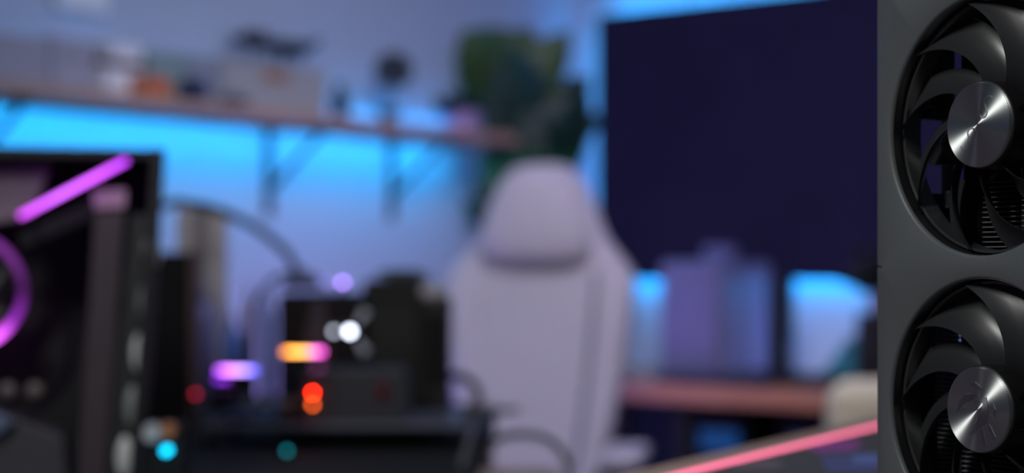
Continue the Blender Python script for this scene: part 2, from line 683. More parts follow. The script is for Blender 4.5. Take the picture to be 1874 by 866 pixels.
prof = [(866, 110, 0.062), (830, 128, 0.068), (780, 140, 0.072), (700, 156, 0.075), (620, 167, 0.075), (560, 174, 0.074), (520, 178, 0.068),
        (500, 174, 0.064), (470, 152, 0.058), (440, 124, 0.054), (400, 109, 0.050), (360, 95, 0.048), (330, 80, 0.045), (310, 62, 0.038), (300, 45, 0.026), (296, 26, 0.010)]
prof = [(940, 100, 0.06)]+prof


def lean(z):
    return 0.10*(z-0.5)


def back_shell():
    bm = new()
    seg = 48
    rings = []
    for py, hw, th in prof:
        z = zc_(py)
        w = hw*PX
        ring = []
        shoulder = max(0, min(1, (py-450)/90))
        for k in range(seg):
            a = 2*PI*k/seg
            c, s = math.cos(a), math.sin(a)
            x = w*math.copysign(abs(c)**0.62, c)
            y = th*math.copysign(abs(s)**0.7, s)
            u = abs(x)/w
            if s < 0:                       # bolsters curl forward at the sides
                y -= shoulder*0.045*max(0, (u-0.58)/0.42)**1.0*(1 if u < 0.93 else 0.9)
                y += shoulder*0.018*(1-u)
            ring.append(bm.verts.new((x, y+lean(z), z)))
        rings.append(ring)
    for a, b in zip(rings, rings[1:]):
        for k in range(seg):
            bm.faces.new((a[k], a[(k+1) % seg], b[(k+1) % seg], b[k]))
    bm.faces.new(rings[0])
    bm.faces.new(rings[-1])
    return bm


o = obj('backrest', back_shell(), m_chair, ch, smooth=True)
sb = o.modifiers.new('s', 'SUBSURF')
sb.levels = sb.render_levels = 1


def pillow():
    bm = new()
    seg = 40
    rings = []
    pp = [(486, 60, .012), (478, 88, .036), (462, 102, .048), (435, 106, .054), (400, 96, .054), (365, 82, .050), (335, 66, .042), (316, 50, .026), (308, 34, .006)]
    for py, hw, th in pp:
        z = zc_(py)
        rings.append([bm.verts.new((hw*PX*math.copysign(abs(math.cos(a))**0.8, math.cos(a)),
                                    th*math.copysign(abs(math.sin(a))**0.8, math.sin(a)), z)) for a in [2*PI*k/seg for k in range(seg)]])
    for a, b in zip(rings, rings[1:]):
        for k in range(seg):
            bm.faces.new((a[k], a[(k+1) % seg], b[(k+1) % seg], b[k]))
    bm.faces.new(rings[0])
    bm.faces.new(rings[-1])
    return bm


o = obj('head_pillow', pillow(), m_chair, ch, smooth=True, loc=(-0.004, -0.012, 0))
o.modifiers.new('s', 'SUBSURF').render_levels = 1
for sx in (-1, 1):
    bm = new()
    pts = []
    for py, hw, th in prof[1:9]:
        z = zc_(py)
        pts.append((sx*hw*PX*0.60, -th*0.93+lean(z)+0.008, z))
    tube(bm, spline(pts, 4), 0.010 if sx > 0 else 0.004, 8)
    obj('piping', bm, m_chair2, ch, smooth=True)
bm = new()
box(bm, -0.20, 0.20, -0.50, 0.06, 0.43, 0.53)
obj('seat', bm, m_chair, ch, bev=0.035)
for sx in (-1, 1):
    bm = new()
    box(bm, sx*0.245-0.05, sx*0.245+0.05, -0.36, -0.08, 0.60, 0.635)
    obj('armrest', bm, m_chair, ch, bev=0.015)
    bm = new()
    tube(bm, [(sx*0.245, -0.20, 0.60), (sx*0.245, -0.20, 0.42), (sx*0.10, -0.20, 0.41)], 0.018, 12)
    obj('armrest_post', bm, m_black, ch, smooth=True)
bm = new()
lathe(bm, [(0.028, 0.10), (0.028, 0.30), (0.018, 0.31), (0.018, 0.43)], 20, (0, -0.2, 0))
obj('gas_column', bm, m_black, ch, smooth=True)
for k in range(5):
    a = 2*PI*k/5+0.3
    d = Vector((math.cos(a), math.sin(a), 0))
    bm = new()
    tube(bm, [Vector((0, -0.2, 0.11)), Vector((0, -0.2, 0.085))+d*0.30], [0.030, 0.018], 10)
    leg = obj('base_spoke', bm, m_black, ch, smooth=True)
    bm = new()
    tube(bm, [Vector((0, -0.2, 0.03))+d*0.30+Vector((-d.y, d.x, 0))*0.02, Vector((0, -0.2, 0.03))+d*0.30-Vector((-d.y, d.x, 0))*0.02], 0.03, 16)
    obj('caster', bm, m_matt, leg, smooth=True)

# ================================================================== LEFT WALL SHELF
SH_D = 0.25
t_end, _ = on_left(950, SH_D)
SZ0, SZ1 = 1.447, 1.475
sh = thing('wall_shelf', 'long wooden wall shelf glowing cyan underneath, on the left wall', 'shelf', C-A*t_end+Vector((0, 0, SZ0)), RZ_L)
L = 2.6
bm = new()
box(bm, -L, 0, -SH_D, -0.001, 0, SZ1-SZ0)
obj('board', bm, m_shelf, sh, bev=0.002)
for px in (715, 490, -62):
    t, _ = on_left(px, 0.0)
    x = t_end-t
    bm = new()
    box(bm, x-0.014, x+0.014, -0.006, -0.001, -0.235, 0)
    box(bm, x-0.014, x+0.014, -0.225, -0.001, -0.006, 0)
    box(bm, x-0.010, x+0.010, -0.010, -0.002, -0.17, -0.001)
    tube(bm, [(x, -0.008, -0.165), (x, -0.215, -0.008)], 0.008, 8)
    obj('bracket', bm, m_iron, sh)
bm = new()
box(bm, -L+0.02, -0.06, -0.113, -0.101, -0.010, -0.001)
obj('light_strip', bm, m_cyan, sh)['label'] = 'cyan light strip under the board'
bm = new()
box(bm, -L+0.01, -0.05, -0.121, -0.1145, -0.012, -0.0005)  # added lip that keeps the bright strip out of view
obj('strip_shield', bm, m_iron, sh)
bm = new()
box(bm, -1.75, -0.02, -0.020, -0.008, SZ1-SZ0+0.0005, SZ1-SZ0+0.008)
m_cy2 = mat('cyan_strip_upper', (20, 60, 80), emit=(0, 168, 255), es=34)
obj('light_strip', bm, m_cy2, sh)['label'] = 'cyan light strip behind the things on the board'


def shelf_box(name, label, cat, p0, p1, ytop, m, out=0.155, depth=0.14, ybot=None, group=None, lid=None, tape=None):
    t0, q0 = on_left(p0, out)
    t1, q1 = on_left(p1, out)
    ym = (q0.y+q1.y)/2
    z1 = zat(ytop, ym)
    z0 = SZ1 if ybot is None else zat(ybot, ym)
    w = t0-t1
    th = thing(name, label, cat, (q0.x, q0.y, z0), RZ_L, group)
    bm = new()
    h = z1-z0
    box(bm, 0, w, 0, depth, 0, h-0.006)
    obj('carton', bm, m, th, bev=0.002)
    bm = new()
    box(bm, -0.001, w+0.001, -0.001, depth+0.001, h-0.006-(lid or 0.0), h)
    obj('lid', bm, m, th, bev=0.002)
    if tape:
        bm = new()
        box(bm, w*tape[0], w*tape[1], -0.0022, -0.0008, h*tape[2], h*tape[3])
        obj('printed_label', bm, tape[4], th)
    return th


m_bx1 = mat('card_lavender', (168, 164, 178), 0.8)
m_bx2 = mat('card_greyblue', (176, 172, 188), 0.8)
m_white = mat('card_white', (244, 240, 246), 0.6)
m_or = mat('card_orange', (205, 112, 72), 0.7)
m_teal = mat('card_teal', (138, 160, 162), 0.8)
m_gr = mat('card_grey', (146, 152, 168), 0.8)
m_bei = mat('card_beige', (172, 172, 176), 0.8)
m_brn = mat('label_brown', (168, 122, 92), 0.7)
m_nav = mat('navy_plastic', (34, 46, 84), 0.6)
G = 'cartons along the wall shelf'
shelf_box('cardboard_carton', 'wide low lavender grey carton at the left end of the shelf', 'box', -60, 92, 62, m_bx1, group=G, lid=0.012)
shelf_box('cardboard_carton', 'grey carton just left of the two stacked white boxes', 'box', 96, 172, 70, m_bx2, group=G, lid=0.012, tape=(0.15, 0.85, 0.55, 0.8, m_bx1))
G2 = 'white boxes stacked on the shelf'
shelf_box('white_box', 'bright white box, the lower one of the stacked pair', 'box', 180, 262, 124, m_white, group=G2, tape=(0.02, 0.14, 0.1, 0.9, m_bx1))
shelf_box('white_box', 'bright white box, the upper one of the stacked pair', 'box', 192, 262, 80, m_white, group=G2, ybot=111, tape=(0.02, 0.14, 0.1, 0.9, m_bx1))
shelf_box('gap_shade', 'dark slab for the shaded gap between the two white boxes', 'tray', 180, 266, 111.5, m_matt, ybot=123.5)  # black slab put in for the shade between the stacked boxes
shelf_box('orange_box', 'small orange box right of the white boxes', 'box', 264, 314, 141, m_or, out=0.21, depth=0.05)
shelf_box('cardboard_carton', 'tall teal grey carton behind the small orange box', 'box', 270, 340, 96, m_teal, group=G)
shelf_box('cardboard_carton', 'grey carton with a small navy box in front of it', 'box', 344, 402, 104, m_gr, group=G)
shelf_box('navy_box', 'small navy box in front of the grey carton', 'box', 348, 380, 145, m_nav, out=0.21, depth=0.04)
shelf_box('cardboard_carton', 'widest beige grey carton with a brown label under the black drone', 'box', 408, 598, 116, m_bei, group=G, lid=0.010, tape=(0.36, 0.62, 0.62, 0.84, m_brn))
t, q = on_left(428, 0.20)
gc = thing('game_controller', 'small dark game controller lying in front of the beige carton', 'controller', (q.x, q.y, SZ1), RZ_L)
bm = new()
lathe(bm, [(0, 0), (0.018, 0.002), (0.024, 0.012), (0.018, 0.024), (0, 0.027)], 20, (-0.026, 0, 0), sy=0.7)
lathe(bm, [(0, 0), (0.018, 0.002), (0.024, 0.012), (0.018, 0.024), (0, 0.027)], 20, (0.026, 0, 0), sy=0.7)
box(bm, -0.026, 0.026, -0.011, 0.012, 0.005, 0.024)
obj('body', bm, m_nav, gc, smooth=False)
for sx in (-1, 1):
    bm = new()
    lathe(bm, [(0.004, 0.024), (0.005, 0.032), (0, 0.034)], 12, (sx*0.016, -0.003, 0))
    obj('thumb_stick', bm, m_black, gc, smooth=True)

# drone on the widest carton
t, q = on_left(505, 0.09)
zt = zat(116, on_left(503, 0.155)[1].y)
dr = thing('camera_drone', 'small black camera drone standing on the beige carton on the shelf', 'drone', (q.x, q.y, zt), RZ_L)
bm = new()
for p0, p1, h in ((-0.130, -0.062, 0.044), (-0.015, 0.130, 0.044)):
    lathe(bm, [(0, -h/2), ((p1-p0)/2*0.7, -h/2*0.8), ((p1-p0)/2, 0), ((p1-p0)/2*0.7, h/2*0.8), (0, h/2)], 24, ((p0+p1)/2, 0, 0.068 if p0 < -0.05 else 0.058), sy=0.5)
box(bm, -0.09, 0.08, -0.018, 0.018, 0.046, 0.074)
obj('body', bm, m_black, dr, smooth=False)
for x in (-0.10, 0.10):
    for y in (-0.05, 0.05):
        bm = new()
        tube(bm, [(x*0.4, 0, 0.06), (x, y, 0.066)], 0.005, 8)
        tube(bm, [(x, y, 0.058), (x, y, 0.080)], 0.009, 12)
        a = obj('arm', bm, m_black, dr, smooth=True)
        bm = new()
        box(bm, x-0.045, x+0.045, y-0.005, y+0.005, 0.081, 0.0825)
        obj('propeller', bm, m_dark, a)
for y in (-0.03, 0.03):
    bm = new()
    tube(bm, spline([(-0.06, y*1.2, 0.004), (-0.045, y, 0.055), (0.045, y, 0.055), (0.06, y*1.2, 0.004)], 6), 0.0035, 8)
    obj('landing_skid', bm, m_black, dr, smooth=True)

# bottle
t, q = on_left(622, 0.17)
bt = thing('spray_bottle', 'dark slim bottle right of the widest carton on the shelf', 'bottle', (q.x, q.y, SZ1), RZ_L)
m_bot = mat('bottle_dark', (40, 52, 78), 0.4)
bm = new()
lathe(bm, [(0, 0), (0.026, 0.002), (0.027, 0.05), (0.022, 0.068), (0.010, 0.075), (0, 0.075)], 24)
obj('body', bm, m_bot, bt, smooth=True)
bm = new()
lathe(bm, [(0.012, 0.074), (0.012, 0.098), (0, 0.1)], 16)
obj('cap', bm, m_black, bt, smooth=True)


def leaf(bm, base, tip, width, normal, cup=0.15, lobes=0, th=0.0012, droop=0.0):
    """one solid leaf from base to tip"""
    base, tip, normal = Vector(base), Vector(tip), Vector(normal)
    d = tip-base
    ln = d.length
    d.normalize()
    s = d.cross(normal).normalized()
    n = s.cross(d).normalized()
    NL, NW = 14, 4
    rows = []
    for i in range(NL+1):
        u = i/NL
        w = width*0.5*(math.sin(PI*min(1, u*0.93+0.07))**0.6)*(1.15-0.55*u)
        if lobes:
            w *= 0.80+0.20*math.cos(u*lobes*2*PI)
        if i == NL:
            w *= 0.1
        row = []
        for j in range(-NW, NW+1):
            v = j/NW
            p = base+d*(ln*u)+s*(w*v)+n*(cup*w*v*v-droop*ln*u*u)
            if lobes and abs(v) == 1:
                p += d*(0.03*ln)
            row.append(p)
        rows.append(row)
    vt = [[bm.verts.new(p+n*th) for p in r] for r in rows]
    vb = [[bm.verts.new(p-n*th) for p in r] for r in rows]
    m = 2*NW
    for i in range(NL):
        for j in range(m):
            bm.faces.new((vt[i][j], vt[i+1][j], vt[i+1][j+1], vt[i][j+1]))
            bm.faces.new((vb[i][j], vb[i][j+1], vb[i+1][j+1], vb[i+1][j]))
        bm.faces.new((vt[i][0], vb[i][0], vb[i+1][0], vt[i+1][0]))
        bm.faces.new((vt[i][m], vt[i+1][m], vb[i+1][m], vb[i][m]))
    for j in range(m):
        bm.faces.new((vt[0][j], vt[0][j+1], vb[0][j+1], vb[0][j]))
        bm.faces.new((vt[NL][j], vb[NL][j], vb[NL][j+1], vt[NL][j+1]))


def small_pot(parent, r, h, m, z=0.0):
    bm = new()
    lathe(bm, [(0, z), (r*0.75, z), (r, z+h), (r*1.04, z+h), (r*1.04, z+h*0.97), (r*0.9, z+h*0.96), (0, z+h*0.94)], 28)
    return obj('pot', bm, m, parent, smooth=False)


# round topiary
t, q = on_left(712, 0.16)
tp = thing('topiary_plant', 'small grey green ball shaped plant on a thin stem above the shelf', 'plant', (q.x, q.y, SZ1), RZ_L)
m_gg = mat('topiary_leaf', (84, 92, 104), 0.7)
m_gp = mat('topiary_pot', (86, 84, 86), 0.7)
small_pot(tp, 0.030, 0.045, m_gp)
bm = new()
tube(bm, [(0, 0, 0.04), (0.010, 0, 0.09), (0.018, 0, 0.14)], 0.003, 8)
obj('stem', bm, m_stem, tp, smooth=True)
bm = new()
for k in range(70):
    th_ = math.acos(1-2*(k+0.5)/70)
    ph = k*2.39996
    d = Vector((math.sin(th_)*math.cos(ph), math.sin(th_)*math.sin(ph), math.cos(th_)))
    c0 = Vector((0.018, 0, 0.158))
    nn = d.cross(Vector((0.3, 0.2, 1))).normalized()
    leaf(bm, c0+d*0.006, c0+d*0.060, 0.032, nn)
obj('foliage', bm, m_gg, tp)

# dark bushy plant in lavender pot
t, q = on_left(842, 0.17)
bp = thing('potted_plant', 'dark bushy plant in a lilac pot at the right end of the shelf', 'plant', (q.x, q.y, SZ1), RZ_L)
m_lil = mat('lilac_pot', (190, 160, 215), 0.6)
small_pot(bp, 0.060, 0.060, m_lil)
bm = new()
for k in range(60):
    ph = k*2.39996
    el = random.uniform(0.05, 1.3)
    d = Vector((math.cos(ph)*math.cos(el), math.sin(ph)*math.cos(el)*0.6, math.sin(el)))
    ln = random.uniform(0.05, 0.10)
    c0 = Vector((-0.015, 0, 0.06))
    leaf(bm, c0+d*0.01, c0+Vector((d.x*ln*1.15, d.y*ln, d.z*ln*0.75)), 0.045, Vector((-d.y, d.x, 0.7)), droop=0.2)
obj('foliage', bm, m_leafd, bp)

# light reflection on the wall above, built as a pale panel
t0, q0 = on_left(95, 0.0)
t1, q1 = on_left(190, 0.0)
pn = thing('reflection_panel', 'pale rectangular reflection patch on the wall above the shelf at the top edge', 'panel', (q0.x, q0.y, zat(28, q1.y)), RZ_L)
bm = new()
box(bm, 0, t0-t1, -0.022, -0.001, 0, 0.16)
obj('panel_face', bm, mat('pale_panel', (250, 248, 255), 0.7), pn, bev=0.004)
bm = new()
box(bm, -0.004, t0-t1+0.004, -0.012, -0.001, -0.004, 0.164)
obj('panel_frame', bm, m_bx2, pn)

# ================================================================== MONSTERA IN THE CORNER
mp_ = at(972, 490, 5.13)
mo = thing('monstera_plant', 'tall broad leaved green plant in the room corner, behind the gaming chair', 'plant', (mp_.x, 5.13, DZ))
bm = new()
lathe(bm, [(0, 0), (0.070, 0), (0.085, 0.15), (0.089, 0.155), (0.089, 0.165), (0.078, 0.165), (0.076, 0.145), (0, 0.145)], 36)
obj('pot', bm, mat('dark_pot', (60, 60, 70), 0.5), mo, smooth=False)
O = Vector((mp_.x, 5.13, DZ))
# base px,py -> tip px,py, width px, depth shift, material index
LV = [((935, 150), (845, 60), 150, 0.02, 2, 0), ((950, 170), (905, 52), 170, 0.0, 2, 4), ((950, 190), (1040, 52), 95, -0.03, 2, 0), ((925, 170), (848, 55), 120, 0.01, 2, 0), ((950, 170), (962, 50), 140, 0.03, 2, 4),
      ((975, 230), (900, 130), 130, 0.03, 1, 5), ((985, 240), (1075, 140), 120, -0.02, 1, 5), ((1000, 250), (1100, 215), 100, 0.0, 1, 0),
      ((960, 260), (1010, 130), 150, -0.04, 1, 5), ((960, 250), (885, 190), 110, -0.02, 1, 0), ((985, 300), (1075, 250), 100, 0.03, 0, 0), ((990, 220), (1085, 185), 70, -0.05, 1, 0), ((975, 280), (1040, 200), 110, 0.02, 0, 4),
      ((965, 330), (930, 225), 110, 0.0, 0, 4), ((960, 350), (880, 285), 90, -0.02, 0, 4), ((960, 310), (1000, 220), 110, 0.03, 0, 4),
      ((940, 400), (868, 330), 80, -0.02, 1, 0), ((925, 410), (845, 370), 60, 0.0, 1, 0), ((950, 420), (880, 360), 70, 0.02, 1, 0), ((930, 330), (900, 250), 80, 0.03, 0, 0), ((960, 260), (905, 215), 90, 0.04, 1, 0), ((955, 200), (935, 95), 130, -0.05, 1, 4)]
ms = [m_leaf, m_leafd, m_leafy]
sm = new()
for i, (b0, t0_, wpx, dy, mi, lob) in enumerate(LV):
    Y0 = 5.12+dy
    b_ = at(*b0, Y0)-O
    t_ = at(*t0_, Y0-0.04+0.02*(i % 3))-O
    bm = new()
    nrm = Vector((0.25*math.sin(i*1.7), -1, 0.35+0.2*math.cos(i)))
    leaf(bm, b_, t_, 1.12*wpx*Y0/F, nrm, cup=0.18, lobes=lob, droop=0.06)
    obj('leaf', bm, ms[mi], mo)
    tube(sm, spline([(0.01*math.sin(i), 0.02*math.cos(i), 0.14), (b_.x*0.35, 0.015*math.cos(i*2), b_.z*0.62), tuple(b_)], 5), 0.0045, 6)
obj('stem', sm, m_stem, mo, smooth=True)

# ================================================================== BIG SCREEN ON THE REAR WALL
s0, q0 = on_rear(1095, 0.075)
ztop = zat(28, q0.y)
zb = 1.03
SW = 1.62
tv = thing('wall_screen', 'huge dark indigo screen with cyan backlight on the rear wall', 'screen', (q0.x, q0.y, zb), RZ_R)
m_scr = bpy.data.materials.new('screen_face')
m_scr.use_nodes = True
nt = m_scr.node_tree
p = nt.nodes['Principled BSDF']
p.inputs['Base Color'].default_value = (0.008, 0.006, 0.018, 1)
p.inputs['Roughness'].default_value = 0.5
p.inputs['Specular IOR Level'].default_value = 0.12
tc = nt.nodes.new('ShaderNodeTexCoord')
br = nt.nodes.new('ShaderNodeTexBrick')
br.offset = 0
br.inputs['Scale'].default_value = 1.0
br.inputs['Brick Width'].default_value = 0.12
br.inputs['Row Height'].default_value = 0.09
br.inputs['Mortar Size'].default_value = 0.004
br.inputs['Color1'].default_value = (0.0062, 0.0048, 0.025, 1)
br.inputs['Color2'].default_value = (0.0085, 0.0064, 0.032, 1)
br.inputs['Mortar'].default_value = (0.0045, 0.004, 0.016, 1)
sp = nt.nodes.new('ShaderNodeSeparateXYZ')
cb = nt.nodes.new('ShaderNodeCombineXYZ')
nt.links.new(tc.outputs['Object'], sp.inputs[0])
nt.links.new(sp.outputs['X'], cb.inputs['X'])
nt.links.new(sp.outputs['Z'], cb.inputs['Y'])
nt.links.new(cb.outputs[0], br.inputs['Vector'])
nt.links.new(br.outputs['Color'], p.inputs['Emission Color'])
p.inputs['Emission Strength'].default_value = 0.6
bm = new()
box(bm, 0.006, SW-0.006, -0.001, 0.004, 0.006, ztop-zb-0.006)
obj('display', bm, m_scr, tv)
bm = new()
H_ = ztop-zb
for (x0, x1, z0, z1) in ((0, 0.006, 0, H_), (SW-0.006, SW, 0, H_), (0.006, SW-0.006, 0, 0.006), (0.006, SW-0.006, H_-0.006, H_)):
    box(bm, x0, x1, -0.003, 0.03, z0, z1)
obj('bezel', bm, m_matt, tv)
bm = new()
box(bm, 0.006, SW-0.006, 0.0045, 0.030, 0.006, H_-0.006)
obj('rear_housing', bm, m_matt, tv)
m_cy3 = mat('backlight_strip', (20, 60, 80), emit=(20, 170, 255), es=42)
for (x0, x1, z0, z1) in ((0.010, 0.018, 0.02, H_-0.02), (0.02, SW-0.02, 0.010, 0.018), (0.02, SW-0.02, H_-0.018, H_-0.010)):
    bm = new()
    box(bm, x0, x1, 0.031, 0.038, z0, z1)
    obj('backlight_strip', bm, m_cy3, tv)['label'] = 'cyan backlight strip'

# ================================================================== FAR DESK
DK0, DK1 = 0.06, 1.95
DO = 0.65
q = C+B*DK0
fd = thing('computer_desk', 'long warm wooden computer desk below the wall screen', 'desk', (q.x, q.y, 0), RZ_R)
bm = new()
box(bm, 0, DK1-DK0, -DO, -0.02, DZ-0.05, DZ)
obj('desk_top', bm, m_desk, fd, bev=0.004)
for x in (0.06, 0.56, 0.77, 1.76):
    for y in (-DO+0.06, -0.10):
        bm = new()
        box(bm, x-0.02, x+0.02, y-0.02, y+0.02, 0, DZ-0.05)
        obj('leg', bm, m_matt, fd)
bm = new()
box(bm, 0.0, DK1-DK0, -0.06, -0.03, 0.08, DZ-0.05)  # dark sheet added for the shade on the wall under the desk
obj('shade_panel', bm, mat('shade_panel_teal', (10, 52, 62), 0.7), fd)


def rear_thing(name, label, cat, px, out, z=DZ, rz=RZ_R, group=None):
    s, q = on_rear(px, out)
    return thing(name, label, cat, (q.x, q.y, z), rz, group)


# white cube computer
m_pcw = mat('tower_white', (122, 116, 156), 0.45)
m_pcs = mat('tower_side', (134, 138, 188), 0.35)
pc = rear_thing('computer_tower', 'white computer tower with a small box on top, on the wooden desk', 'computer', 1208, 0.44)
PH = 0.345
bm = new()
box(bm, 0, 0.20, 0, 0.32, 0.014, PH)
obj('case_body', bm, m_pcw, pc, bev=0.008)
bm = new()
box(bm, 0.198, 0.203, 0.015, 0.305, 0.03, PH-0.015)
obj('side_window', bm, m_pcs, pc, bev=0.001)
bm = new()
box(bm, 0.012, 0.188, -0.006, 0.001, 0.03, PH-0.012)
obj('front_panel', bm, m_pcw, pc, bev=0.002)
bm = new()
box(bm, 0.01, 0.19, 0.01, 0.31, PH, PH+0.004)
obj('top_grille', bm, m_pcs, pc)
for x in (0.025, 0.175):
    for y in (0.03, 0.29):
        bm = new()
        box(bm, x-0.015, x+0.015, y-0.015, y+0.015, 0, 0.014)
        obj('foot', bm, m_matt, pc)
s, q = on_rear(1286, 0.36)
sb = thing('router_box', 'small pale box lying on top of the white computer tower', 'box', (q.x, q.y, DZ+PH+0.004), RZ_R)
bm = new()
box(bm, 0.0, 0.085, 0, 0.06, 0, 0.045)
obj('casing', bm, mat('router_grey', (120, 118, 170), 0.6), sb, bev=0.006)
bm = new()
box(bm, 0.02, 0.065, -0.001, 0.001, 0.018, 0.024)
obj('vent_slot', bm, m_nav, sb)
# keyboard
kb = rear_thing('keyboard', 'dark keyboard lying in front of the white computer tower', 'keyboard', 1195, 0.60)
bm = new()
box(bm, 0, 0.352, 0, 0.12, 0, 0.016)
obj('keyboard_base', bm, m_nav, kb, bev=0.003)
bm = new()
for r in range(5):
    for c in range(16):
        box(bm, 0.010+c*0.0213, 0.010+c*0.0213+0.018, 0.008+r*0.0215, 0.008+r*0.0215+0.018, 0.016, 0.023)
obj('keys', bm, mat('key_grey', (56, 50, 84), 0.6), kb)


def speaker(label, px, out, w, d, h, m, drivers, name='desk_speaker'):
    sp_ = rear_thing(name, label, 'speaker', px, out)
    bm = new()
    box(bm, 0, w, 0, d, 0.004, h)
    obj('cabinet', bm, m, sp_, bev=0.004)
    for (z, r) in drivers:
        bm = new()
        lathe(bm, [(r, -0.002), (r, -0.006), (r*0.85, -0.005), (r*0.3, 0.004), (r*0.25, -0.001), (0, -0.003)], 24, (w/2, 0, z), axis='Y')
        obj('driver_cone', bm, m_matt, sp_, smooth=True)
    bm = new()
    box(bm, 0.01, w-0.01, 0.01, d-0.01, 0, 0.004)
    obj('foot_pad', bm, m_matt, sp_)
    return sp_


speaker('slim black speaker right beside the white computer tower', 1403, 0.36, 0.055, 0.07, 0.31, mat('speaker_navy', (20, 26, 40), 0.6), ((0.08, 0.02), (0.15, 0.02), (0.23, 0.016)))
speaker('black speaker with a pink plant pot on top, beside the graphics card', 1566, 0.40, 0.15, 0.15, 0.205, mat('speaker_black', (26, 24, 26), 0.6), ((0.06, 0.04), (0.15, 0.028)))
s, q = on_rear(1566, 0.40)
q = q+B*0.05+A*0.06
pp_ = thing('potted_plant', 'dark leafy plant in a pink pot on the black speaker', 'plant', (q.x, q.y, DZ+0.205), RZ_R)
small_pot(pp_, 0.040, 0.052, mat('pink_pot', (150, 112, 140), 0.6))
bm = new()
for k in range(44):
    ph = k*2.39996
    el = random.uniform(0.35, 1.45)
    d = Vector((math.cos(ph)*math.cos(el), math.sin(ph)*math.cos(el)*0.8, math.sin(el)))
    ln = random.uniform(0.09, 0.16)
    c0 = Vector((-0.01, 0, 0.05))
    leaf(bm, c0+d*0.02, c0+d*ln, 0.034, Vector((-d.y, d.x, 0.6)), droop=0.25)
obj('foliage', bm, mat('leaf_black_green', (16, 28, 22), 0.6), pp_)
# teal leaning tablet
tb = rear_thing('storage_box', 'low teal box in front of the lit wall, left of the plant speaker', 'box', 1505, 0.30)
bm = new()
prism(bm, [(0, 0), (0.088, 0), (0.088, 0.125), (0.07, 0.120), (0, 0.03)], 0, 0.09)
obj('box_body', bm, mat('teal_plastic', (64, 150, 168), 0.5), tb, bev=0.004)
bm = new()
prism(bm, [(0.071, 0.1215), (0.089, 0.1265), (0.089, 0.130), (0.071, 0.125)], -0.002, 0.092)
obj('lid_flap', bm, mat('teal_dark', (34, 90, 104), 0.5), tb)
cb_ = rear_thing('cable_tray', 'low black cable tray on the desk below the lit wall', 'tray', 1408, 0.47)
bm = new()
box(bm, 0, 0.20, 0, 0.10, 0, 0.004)
box(bm, 0, 0.20, 0, 0.004, 0.004, 0.020)
box(bm, 0, 0.20, 0.096, 0.10, 0.004, 0.030)
box(bm, 0, 0.004, 0.004, 0.096, 0.004, 0.025)
box(bm, 0.196, 0.20, 0.004, 0.096, 0.004, 0.025)
obj('tray_body', bm, m_matt, cb_)
bm = new()
tube(bm, spline([(0.02, 0.05, 0.014), (0.08, 0.03, 0.03), (0.14, 0.07, 0.02), (0.17, 0.04, 0.032), (0.19, 0.05, 0.014)], 6), 0.006, 8)
obj('cable_bundle', bm, m_black, cb_, smooth=True)

# black computers under the desk with blue windows
for px, lab, e in ((1262, 'black computer under the desk showing the brighter blue light', 0.9), (1425, 'black computer under the desk showing the dimmer blue light', 0.6)):
    s, q = on_rear(px, 0.42)
    uc = thing('floor_computer', lab, 'computer', (q.x, q.y, 0), RZ_R, 'black computers under the desk')
    bm = new()
    box(bm, 0, 0.20, 0, 0.30, 0.02, 0.65)
    obj('case_body', bm, m_matt, uc, bev=0.005)
    bm = new()
    box(bm, 0.035, 0.165, -0.004, 0.001, 0.535, 0.595)
    obj('lit_window', bm, mat('blue_window_%d' % px, (4, 10, 20), emit=(0, 62, 118), es=e), uc, bev=0.002)['label'] = 'blue lit window'
    for x in (0.03, 0.17):
        bm = new()
        box(bm, x-0.02, x+0.02, 0.02, 0.28, 0, 0.02)
        obj('foot', bm, m_black, uc)

# beige armchair
YA = 3.0
p0 = at(1522, 697, YA)
ac = thing('beige_armchair', 'rounded beige upholstered chair back beside the graphics card', 'chair', (p0.x+0.23, YA, 0), 0)
m_be = mat('beige_fabric', (236, 224, 196), 0.9, bump=0.3, bscale=300)
bm = new()
box(bm, -0.23, 0.23, 0.0, 0.10, 0.42, p0.z)
obj('backrest', bm, m_be, ac, bev=0.045)
bm = new()
box(bm, -0.23, 0.23, 0.05, 0.50, 0.32, 0.44)
obj('seat', bm, m_be, ac, bev=0.04)
for x in (-0.19, 0.19):
    for y in (0.06, 0.44):
        bm = new()
        tube(bm, [(x, y, 0.34), (x*1.08, y, 0)], [0.018, 0.011], 12)
        obj('leg', bm, m_oak, ac, smooth=True)

# ================================================================== BENCHES ON THE LEFT
BZ = 0.85
wb = thing('workbench', 'wood edged workbench with a black mat under the open computer case', 'table', (-0.62, 1.48, 0))
bm = new()
box(bm, -0.72, 0.67, -0.34, 0.32, BZ-0.03, BZ)
obj('bench_top', bm, m_oak, wb, bev=0.003)
bm = new()
box(bm, -0.71, 0.585, -0.33, 0.315, BZ, BZ+0.002)
obj('bench_mat', bm, m_matt, wb)
for x in (-0.68, 0.62):
    for y in (-0.30, 0.28):
        bm = new()
        box(bm, x-0.022, x+0.022, y-0.022, y+0.022, 0, BZ-0.03)
        obj('leg', bm, m_matt, wb)
ct = thing('equipment_cart', 'black cart carrying the electronics behind the workbench', 'cart', (-0.58, 2.24, 0))
bm = new()
box(bm, -0.62, 0.555, -0.40, 0.40, BZ-0.02, BZ)
obj('cart_top', bm, m_matt, ct, bev=0.002)
bm = new()
box(bm, -0.62, 0.555, -0.40, 0.40, 0.25, 0.27)
obj('lower_shelf', bm, m_matt, ct)
bm = new()
box(bm, -0.60, 0.545, -0.38, -0.36, 0.27, BZ-0.02)
obj('front_panel', bm, m_matt, ct)
for x in (-0.60, 0.535):
    for y in (-0.38, 0.38):
        bm = new()
        box(bm, x-0.015, x+0.015, y-0.015, y+0.015, 0.0, BZ-0.02)
        obj('leg', bm, m_black, ct)

